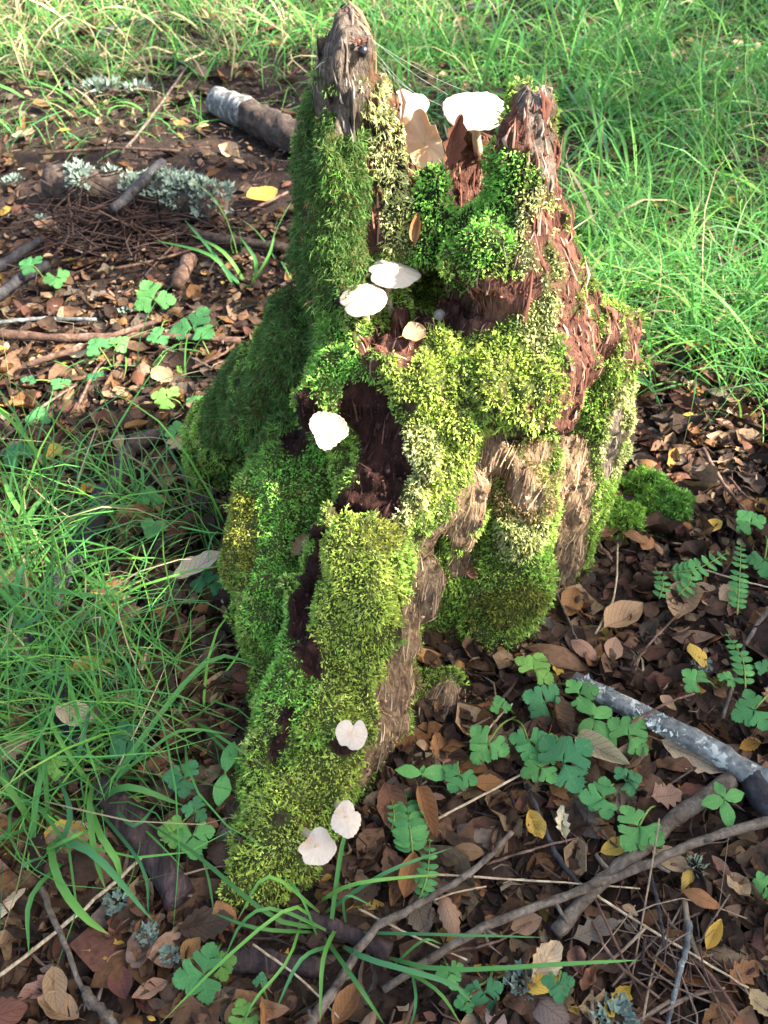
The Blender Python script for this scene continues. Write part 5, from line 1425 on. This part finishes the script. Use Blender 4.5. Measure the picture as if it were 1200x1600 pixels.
def herb(base_px, leaves, label, kind='buttercup', cat='herb'):
    """leaves: (u, v, width in pixels, spin) of every three-part leaf"""
    b = GP(*base_px)
    root = thing('woodland_herb', b, label, cat, 'low green herbs in the litter')
    o = np.array(root.location)
    for (u, v, w, spin) in leaves:
        hgt = rng.uniform(.028, .05)
        c = GP(u, v, hgt)
        P = catmull([b + np.array([rng.normal() * .004, rng.normal() * .004, .0]), (b + c) / 2 + np.array([0, 0, .012]), c], 7)
        B = Buf(); add_tube(B, P, np.linspace(.0016, .0011, 7), 6)
        stalk = link('leaf_stalk', B.mesh('leaf_stalk', o), MAT['stem_green'], root)
        nrm = np.array([rng.normal() * .16, -.30 + rng.normal() * .16, 1.0])
        L = px_size(w, c) * .53
        col = GREEN[int(rng.integers(4))]
        for k, a in enumerate((-1.72, 0, 1.72)):
            put_leaflet('leaflet', stalk, c + np.array([0, 0, .001 * k]), nrm + rng.normal(size=3) * .10, spin + a + rng.normal() * .12, L * (1.05 if k == 1 else .98), 1.12, kind, col)
    return root
def build_herbs():
    herb((860, 1070), [(835, 1047, 66, 1.0), (852, 1098, 68, 2.6), (905, 1085, 56, .3)], 'herb with three bright leaves by the cut end of the silvery stick')
    herb((800, 1120), [(762, 1162, 70, 4.0), (826, 1158, 60, 4.6), (782, 1105, 34, 1.8)], 'pale-centred herb at the right foot of the stump')
    herb((880, 1165), [(880, 1192, 98, .6), (862, 1172, 60, 2.2), (845, 1200, 62, 3.6)], 'biggest clump of broad herb leaves below the lichened stick')
    herb((1000, 1175), [(982, 1150, 74, .8)], 'single rounded herb leaf between two clumps')
    herb((960, 1225), [(942, 1247, 68, 3.0), (978, 1220, 48, .4)], 'pair of small herb leaves below the big clump')
    herb((1020, 1255), [(998, 1292, 84, 3.9)], 'broad herb leaf hanging over the thick grey stick')
    herb((710, 1190), [(718, 1212, 58, 4.2)], 'lone herb leaf in the dark under the stump')
    herb((1120, 1080), [(1088, 1065, 48, 2.2), (1135, 1062, 30, .8)], 'small herb with a yellow stalk beside the teal lichen')
    herb((1210, 1080), [(1178, 1110, 66, 3.4), (1200, 1050, 46, 1.0)], 'large herb to the right of the lichened stick')
    herb((1195, 830), [(1172, 818, 50, 2.0), (1195, 875, 56, 4.6)], 'herb beyond the small right-hand ferns')
    herb((340, 1480), [(318, 1522, 88, 3.2), (345, 1508, 50, .4)], 'pair of round herb leaves below the decayed dark block')
    herb((420, 1570), [(382, 1590, 58, 3.8), (408, 1535, 26, 1.5)], 'toothed herb under the sprawling tuft')
    herb((690, 1505), [(703, 1520, 46, 5.0)], 'small grey green herb leaf beside the long flat blade')
    herb((770, 1525), [(757, 1552, 60, 4.6), (728, 1565, 36, 3.4)], 'light green low herb left of the pale lichen')
    herb((875, 1510), [(872, 1537, 50, 4.7)], 'three-lobed herb leaf right of the pale lichen')
    herb((230, 1130), [(200, 1158, 70, 3.6)], 'shaded herb under the tangled left grass')
    herb((300, 1180), [(288, 1216, 62, 3.0)], 'deeply lobed herb leaf above a lower pair')
    herb((330, 1260), [(270, 1300, 50, 3.2), (302, 1306, 66, 4.9), (305, 1268, 42, 1.2)], 'herb with serrated leaves beside the tip of the root')
    herb((330, 935), [(325, 915, 54, 1.6)], 'blue green herb leaf below the big cream leaf')
    herb((262, 500), [(240, 468, 66, 2.0), (250, 525, 40, 3.6)], 'herb with two leaves behind the forked pinkish stick')
    herb((330, 560), [(302, 514, 76, 1.3)], 'tall stalked herb leaf next to the mossy buttress')
    herb((175, 580), [(155, 543, 46, 2.4), (185, 538, 34, .8), (150, 585, 34, 4.0)], 'yellow stalked herb in the small sun patch')
    herb((300, 650), [(262, 622, 50, 2.8), (305, 628, 38, .6)], 'herb leaf before the foot of the buttress')
    herb((290, 705), [(278, 676, 40, 1.7)], 'herb leaf in front of the pale leaning leaf')
    herb((345, 745), [(332, 710, 28, 1.8), (346, 740, 30, .8)], 'tiny herb in the dark below the buttress')
    herb((70, 440), [(50, 415, 44, 2.6), (88, 434, 42, 5.0)], 'herb beside the dark curved branch')
    herb((40, 740), [(28, 712, 52, 2.4), (60, 655, 40, 1.5)], 'herb at the left of the curved mossy root')
    herb((110, 610), [(95, 600, 34, 2.8), (45, 595, 24, 1.5)], 'little herb left of the small sun patch')
    herb((935, 380), [(928, 356, 58, 1.4), (892, 398, 44, 3.0)], 'herb in front of the branch behind the shorter spike')
    herb((960, 425), [(948, 402, 70, .5), (985, 395, 44, .2)], 'darker herb among grass behind the split slab')
    herb((952, 325), [(950, 318, 40, 1.0)], 'small round herb in the bare patch')
    herb((1195, 1380), [(1195, 1386, 46, 3.4)], 'herb under the end of the long grey stick')
    herb((225, 815), [(235, 780, 42, 1.6), (240, 822, 44, 4.6)], 'oval leaved herb rising from the tall left grass', kind='broad')
    herb((110, 1180), [(90, 1200, 40, 3.0)], 'shaded herb among broad blades')
    # seedlings with plain leaves
    def seedling(u, v, leaves, label):
        b = GP(u, v); root = thing('seedling', b, label, 'seedling', 'seedlings'); o = np.array(root.location)
        top = GP(u, v - 8, .05)
        B = Buf(); add_tube(B, catmull([b, (b + top) / 2, top], 5), .0014, 6)
        link('stem', B.mesh('stem', o), MAT['stem_green'], root)
        for a, L in leaves:
            put_leaflet('leaf', root, top + np.array([0, 0, rng.normal() * .004]), (rng.normal() * .2, -.3 + rng.normal() * .2, 1), a, px_size(L, top), 1.05, 'oval', GREEN[1])
    seedling(1132, 1255, [(.2, 40), (1.8, 30), (3.4, 42), (4.8, 44)], 'four-leaved blue green seedling above the long grey stick')
    seedling(928, 1128, [(.6, 46), (2.2, 40), (3.9, 36), (5.4, 52), (1.4, 30)], 'pointed-leaf seedling between the herb leaves')
    seedling(352, 1215, [(1.4, 50), (4.6, 52)], 'dark seedling at the left edge of the front root')
    seedling(335, 700, [(.4, 26), (2.6, 26), (1.5, 24)], 'pale seedling at the foot of the buttress')
    seedling(660, 1218, [(.1, 46), (3.0, 44), (1.4, 20)], 'dark narrow-leaved seedling in the dark under the stump')
    # ferns
    def fern(pts, width, n, label, kinds='pinna'):
        b = GP(pts[0][0], pts[0][1]); root = thing('fern_frond', b, label, 'fern', 'small ferns'); o = np.array(root.location)
        P = catmull([GP(u, v, .012 + .03 * math.sin(math.pi * (i + .6) / len(pts))) for i, (u, v) in enumerate(pts)], 30)
        B = Buf(); add_tube(B, P, np.linspace(.0013, .0005, 30), 6)
        link('rachis', B.mesh('rachis', o), MAT['stem_green'], root)
        for k in range(n):
            t = .12 + .86 * k / (n - 1); i = min(int(t * 29), 28)
            d = P[i + 1] - P[i]; yaw = math.atan2(d[1], d[0])
            w = px_size(width, P[i]) / 2 * math.sin(math.pi * min(.25 + t * .72, 1)) ** .7
            for s in (-1, 1):
                nrm = np.array([-math.sin(yaw) * s * .2, -.25, 1])
                put_leaflet('pinna', root, P[i], nrm, yaw + s * 1.25 + rng.normal() * .06, w, 1.25, kinds, GREEN[k % 2])
        return root
    fern([(645, 1335), (640, 1290), (632, 1228)], 62, 10, 'light green fern frond in front of the hollow root')
    fern([(612, 1300), (616, 1270), (606, 1232)], 24, 6, 'slim folded fern frond beside the ragged mushroom')
    fern([(655, 1405), (668, 1365), (672, 1310)], 40, 8, 'low fern frond under the orange leaf')
    fern([(1152, 960), (1156, 900), (1158, 838)], 34, 13, 'upright fern frond with round pinnae')
    fern([(1045, 895), (1090, 888), (1140, 862)], 42, 9, 'fern frond slanting towards the upright one')
    fern([(1060, 930), (1080, 905), (1068, 872)], 34, 7, 'short pale fern frond beside the slanting one')
    fern([(1165, 1075), (1160, 1030), (1135, 990)], 40, 8, 'dark fern frond behind the curved grey twig')
    fern([(1030, 935), (1036, 910), (1022, 885)], 30, 6, 'small fern tuft near the mossy clod')
build_herbs()

# ------------------------------------------------------------------ mossy clod, spider, web, shading trees
def build_small():
    # clod that fell off the stump
    root = thing('mossy_clod', GP(1000, 830), 'fallen clod of wood thick with dark green moss beside the stump', 'moss clod'); o = np.array(root.location)
    import bmesh
    Vs, Fs, cnt = [], [], 0
    for (u, v, w, hh, sq) in [(965, 815, 72, .030, .8), (1035, 795, 78, .036, .9), (1005, 765, 70, .032, .7)]:
        bm = bmesh.new(); bmesh.ops.create_icosphere(bm, subdivisions=4, radius=1)
        P = np.array([x.co[:] for x in bm.verts]); T = np.array([[x.index for x in f.verts] for f in bm.faces]); bm.free()
        c = GP(u, v, .012); r = px_size(w, c) / 2
        P = P * (1 + .42 * noise3(P * 2.4 + u)[:, None] + .22 * noise3(P * 6 + u)[:, None])
        P = P * np.array([r, r * sq, hh]) + c
        Vs.append(P); Fs.append(T + cnt); cnt += len(P)
    V = np.concatenate(Vs); T = np.concatenate(Fs)
    link('clod', mesh_from('clod', V - o, T, np.tile((.03, .035, .015), (len(V), 1))), MAT['wood'], root)
    n = 15000
    A = V[T]; cr = np.cross(A[:, 1] - A[:, 0], A[:, 2] - A[:, 0]); ar = np.linalg.norm(cr, axis=1); nr = cr / ar[:, None]
    up = np.clip(nr[:, 2] + .45, 0, 1)
    f = rng.choice(len(T), n, p=ar * up / (ar * up).sum())
    s, t = rng.random((2, n)); k = s + t > 1; s[k], t[k] = 1 - s[k], 1 - t[k]
    p = A[f, 0] + s[:, None] * (A[f, 1] - A[f, 0]) + t[:, None] * (A[f, 2] - A[f, 0])
    painted_lit = (p[:, 0] < GP(1010, 800)[0])
    C = np.where(painted_lit[:, None], np.array([.24, .42, .06]), np.array([.12, .27, .045])) * np.exp(rng.normal(0, .35, n))[:, None] * (1 + .5 * noise3(p * 40))[:, None]  # sunlight put into the colour: left half brighter, the rest darker
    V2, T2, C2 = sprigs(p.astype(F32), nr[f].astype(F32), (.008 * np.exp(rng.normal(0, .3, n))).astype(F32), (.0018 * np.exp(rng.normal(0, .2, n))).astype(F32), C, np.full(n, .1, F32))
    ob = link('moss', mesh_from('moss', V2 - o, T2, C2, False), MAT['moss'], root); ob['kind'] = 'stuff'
    # heap of thin brown twigs, left
    root = thing('twig_heap', GP(190, 370), 'heap of matted thin reddish brown twigs and dead fern', 'twig heap'); o = np.array(root.location)
    def heap(n, cols, Lm):
        B = Buf()
        for k in range(n):
            c = GP(rng.normal(190, 62), rng.normal(365, 24)); c[2] += abs(rng.normal(0, .03)) + .004
            d = rng.normal(size=3) * np.array([1, .7, .35]); d /= np.linalg.norm(d); L = Lm * math.exp(rng.normal(0, .4))
            P = catmull([c - d * L, c + rng.normal(size=3) * L * .12, c + d * L], 4); P[:, 2] = np.maximum(P[:, 2], gh(P[:, 0], P[:, 1]) + .003)
            add_tube(B, P, .0016 * math.exp(rng.normal(0, .3)), 4, np.array(cols[int(rng.integers(len(cols)))]), cap=False)
        return B
    link('dead_stems', heap(330, [(.05, .029, .023), (.035, .022, .019), (.09, .055, .042)], .07).mesh('dead_stems', o), MAT['litter'], root)['kind'] = 'stuff'
    link('dead_fronds', heap(420, [(.06, .032, .024), (.04, .023, .019)], .028).mesh('dead_fronds', o), MAT['litter'], root)['kind'] = 'stuff'
    # wiry dead stems, bottom right
    root = thing('dead_stem_tangle', GP(1060, 1540), 'tangle of thin bleached and brown dead stems around a forked twig', 'dead stems'); o = np.array(root.location)
    for k in range(46):
        c = GP(rng.normal(1040, 55), rng.normal(1520, 45)); c[2] += rng.uniform(.01, .035)
        d = rng.normal(size=3) * np.array([1, 1, .4]); d /= np.linalg.norm(d); L = .05 * math.exp(rng.normal(0, .5))
        B = Buf(); add_tube(B, catmull([c - d * L, c + rng.normal(size=3) * L * .15, c + d * L], 5), .0009 * math.exp(rng.normal(0, .4)), 5, np.array([(.30, .22, .14), (.13, .07, .05), (.20, .14, .10)][k % 3]))
        link('dead_stem', B.mesh('dead_stem', o), MAT['litter'], root)
    # spider on the taller spike
    q = hit(561, 74); nn = s_grad(q[None])[0]; nn = nn + np.array([0, -.6, .2]); nn /= np.linalg.norm(nn)
    q = q + nn * .005
    root = thing('spider', q, 'small black and red brown spider on the top of the taller spike', 'spider')
    ex, ey, ez = frame(nn, 0)
    import bmesh as _b
    def ball(center, rad, name, mat):
        bm = _b.new(); _b.ops.create_icosphere(bm, subdivisions=3, radius=1)
        P = np.array([x.co[:] for x in bm.verts]); T = np.array([[x.index for x in f.verts] for f in bm.faces]); bm.free()
        P[:, 0] *= 1 + .18 * P[:, 1]
        P = P[:, :1] * rad[0] * ex + P[:, 1:2] * rad[1] * ey + P[:, 2:] * rad[2] * ez + np.asarray(center)
        link(name, mesh_from(name, P - q, T), MAT[mat], root)
    ax_ = ex * .6 - ey * .8; 
    ball(q + ex * .003 - ey * .004, (.0052, .0062, .0048), 'abdomen', 'spider_black')
    ball(q - ex * .002 + ey * .0045, (.0032, .0038, .0026), 'head', 'spider_red')
    for k in range(8):
        s = -1 if k < 4 else 1; a = [.5, .15, -.25, -.7][k % 4]
        c = q - ex * .002 + ey * .0045
        d = ex * s * math.cos(a) + ey * math.sin(a)
        B = Buf(); add_tube(B, catmull([c, c + d * .006 + ez * .003, c + d * .011 - ez * .004], 7), np.linspace(.0007, .0003, 7), 5)
        link('leg', B.mesh('leg', q), MAT['spider_red' if k % 4 < 2 else 'spider_black'], root)
    # web threads from the taller spike to the mushrooms
    a0 = hit(580, 60); root = thing('spider_web', a0, 'fine web threads strung from the taller spike to the flat mushroom', 'spider web')
    ends = [PY(700, 148, 1.03), PY(795, 165, .97), PY(690, 165, 1.03), PY(665, 155, 1.05), PY(640, 150, 1.05)]
    for k, e in enumerate(ends):
        s = hit(577 + k * 2.0, 50 + k * 13)
        if s is None: s = a0
        m = (s + e) / 2 - np.array([0, 0, .004 + .003 * (k % 3)])
        B = Buf(); add_tube(B, catmull([s, m, e], 12), .0001, 4)
        link('thread', B.mesh('thread', a0), MAT['silk'], root)
build_small()
SUNNY = [((540, 60), 1.0, .055), ((590, 160), .98, .05), ((600, 260), .96, .05), ((612, 350), .95, .045), ((740, 165), 1.03, .065), ((640, 180), 1.04, .05), ((668, 225), 1.0, .05), ((615, 425), .9, .06), ((570, 465), .87, .05), ((830, 200), .95, .06), ((840, 320), .92, .06), ((790, 330), .9, .05), ((850, 430), .88, .06), ((720, 480), .86, .07), ((640, 510), .85, .06), ((680, 290), .98, .05), ((740, 290), 1.02, .05), ((860, 540), .84, .06), ((780, 580), .78, .07), ((700, 580), .79, .06), ((940, 560), .93, .07), ((970, 640), .93, .06), ((680, 680), .76, .05), ((840, 640), .8, .05), ((530, 550), .84, .045), ((870, 760), .83, .05), ((840, 770), .78, .04), ((700, 760), .72, .035), ((620, 720), .74, .03), ((640, 850), .68, .03)]
SUNNYG = [(200, 10, .75), (30, 30, .5), (400, 5, .6), (60, 190, .20), (180, 190, .16), (300, 215, .14), (220, 610, .055), (60, 590, .05), (150, 570, .05), (20, 600, .05), (1000, 60, .2), (1150, 90, .15), (700, 120, .12), (1080, 400, .07), (1160, 470, .06), (1010, 570, .06), (560, 0, .3), (900, 300, .06), (420, 310, .06), (100, 300, .1), (1160, 670, .07), (1050, 740, .05), (20, 800, .05), (980, 480, .07)]
def build_trees():
    ex = np.cross([0, 0, 1.0], SUN); ex /= np.linalg.norm(ex); ey = np.cross(SUN, ex)
    win = [(PY(*px, Y), r) for px, Y, r in SUNNY] + [(GP(u, v), r) for u, v, r in SUNNYG]
    win = [((c @ ex, c @ ey), r) for c, r in win]
    spec = [(6.2, -.9, 5.0, 'slender tree with pale bark standing nearest the stump on its sunny side', 1.7), (7.2, 1.9, 6.0, 'taller leafy tree behind the slender one', 2.0), (6.4, -3.3, 5.0, 'bushy tree standing right of the slender one', 1.8), (8.2, 4.7, 7.0, 'broad tree at the end of the row on the sunny side', 2.2), (4.4, -1.3, 3.0, 'small dense young tree in front of the slender one', 1.1)]
    for ti, (tx, ty, tz, lab, cr) in enumerate(spec):
        rg = np.random.default_rng(60 + ti)
        root = thing('tree', (tx, ty, gz(tx, ty)), lab, 'tree', 'trees outside the picture that shade the clearing'); o = np.array(root.location)
        P = catmull([o + [0, 0, -.1], o + [.1, .05, tz * .5], o + [-.05, .1, tz + cr * .6]], 16)
        B = Buf(); add_tube(B, P, np.linspace(.12, .03, 16), 12, rough=.08, freq=8)
        link('trunk', B.mesh('trunk', o), MAT['tree_bark'], root)
        B = Buf(); tips = []
        for k in range(22):
            i = int(rg.integers(6, 15)); a = rg.random() * 6.283; L = cr * rg.uniform(.6, 1.1)
            e = P[i] + np.array([math.cos(a) * L, math.sin(a) * L, rg.uniform(.1, .9)])
            Q = catmull([P[i], (P[i] + e) / 2 + np.array([0, 0, .15]), e], 8); add_tube(B, Q, np.linspace(.035, .008, 8), 7); tips += list(Q[3:])
        link('limbs', B.mesh('limbs', o), MAT['tree_bark'], root)
        n = [20000, 14000, 14000, 8000, 9000][ti]
        tips = np.array(tips)
        c = tips[rg.integers(0, len(tips), n)] + rg.normal(size=(n, 3)) * np.array([.34, .34, .30])
        pu, pv = c @ ex, c @ ey
        ok = np.ones(n, bool)
        for (a, b), r in win:
            ok &= (pu - a) ** 2 + (pv - b) ** 2 > (r + .035) ** 2  # crown gaps shaped so the sun reaches chosen spots
        c = c[ok]; n = len(c)
        d = rg.normal(size=(n, 3)); d /= np.linalg.norm(d, axis=1, keepdims=True)
        s = np.cross(d, rg.normal(size=(n, 3))); s /= np.linalg.norm(s, axis=1, keepdims=True)
        L = .05 * np.exp(rg.normal(0, .2, n))[:, None]
        V = np.stack([c - d * L, c + s * L * .6, c + d * L, c - s * L * .6], 1).reshape(-1, 3)
        link('crown', mesh_from('crown', V - o, np.arange(n * 4).reshape(-1, 4), None, False), MAT['tree_leaf'], root)['kind'] = 'stuff'
build_trees()
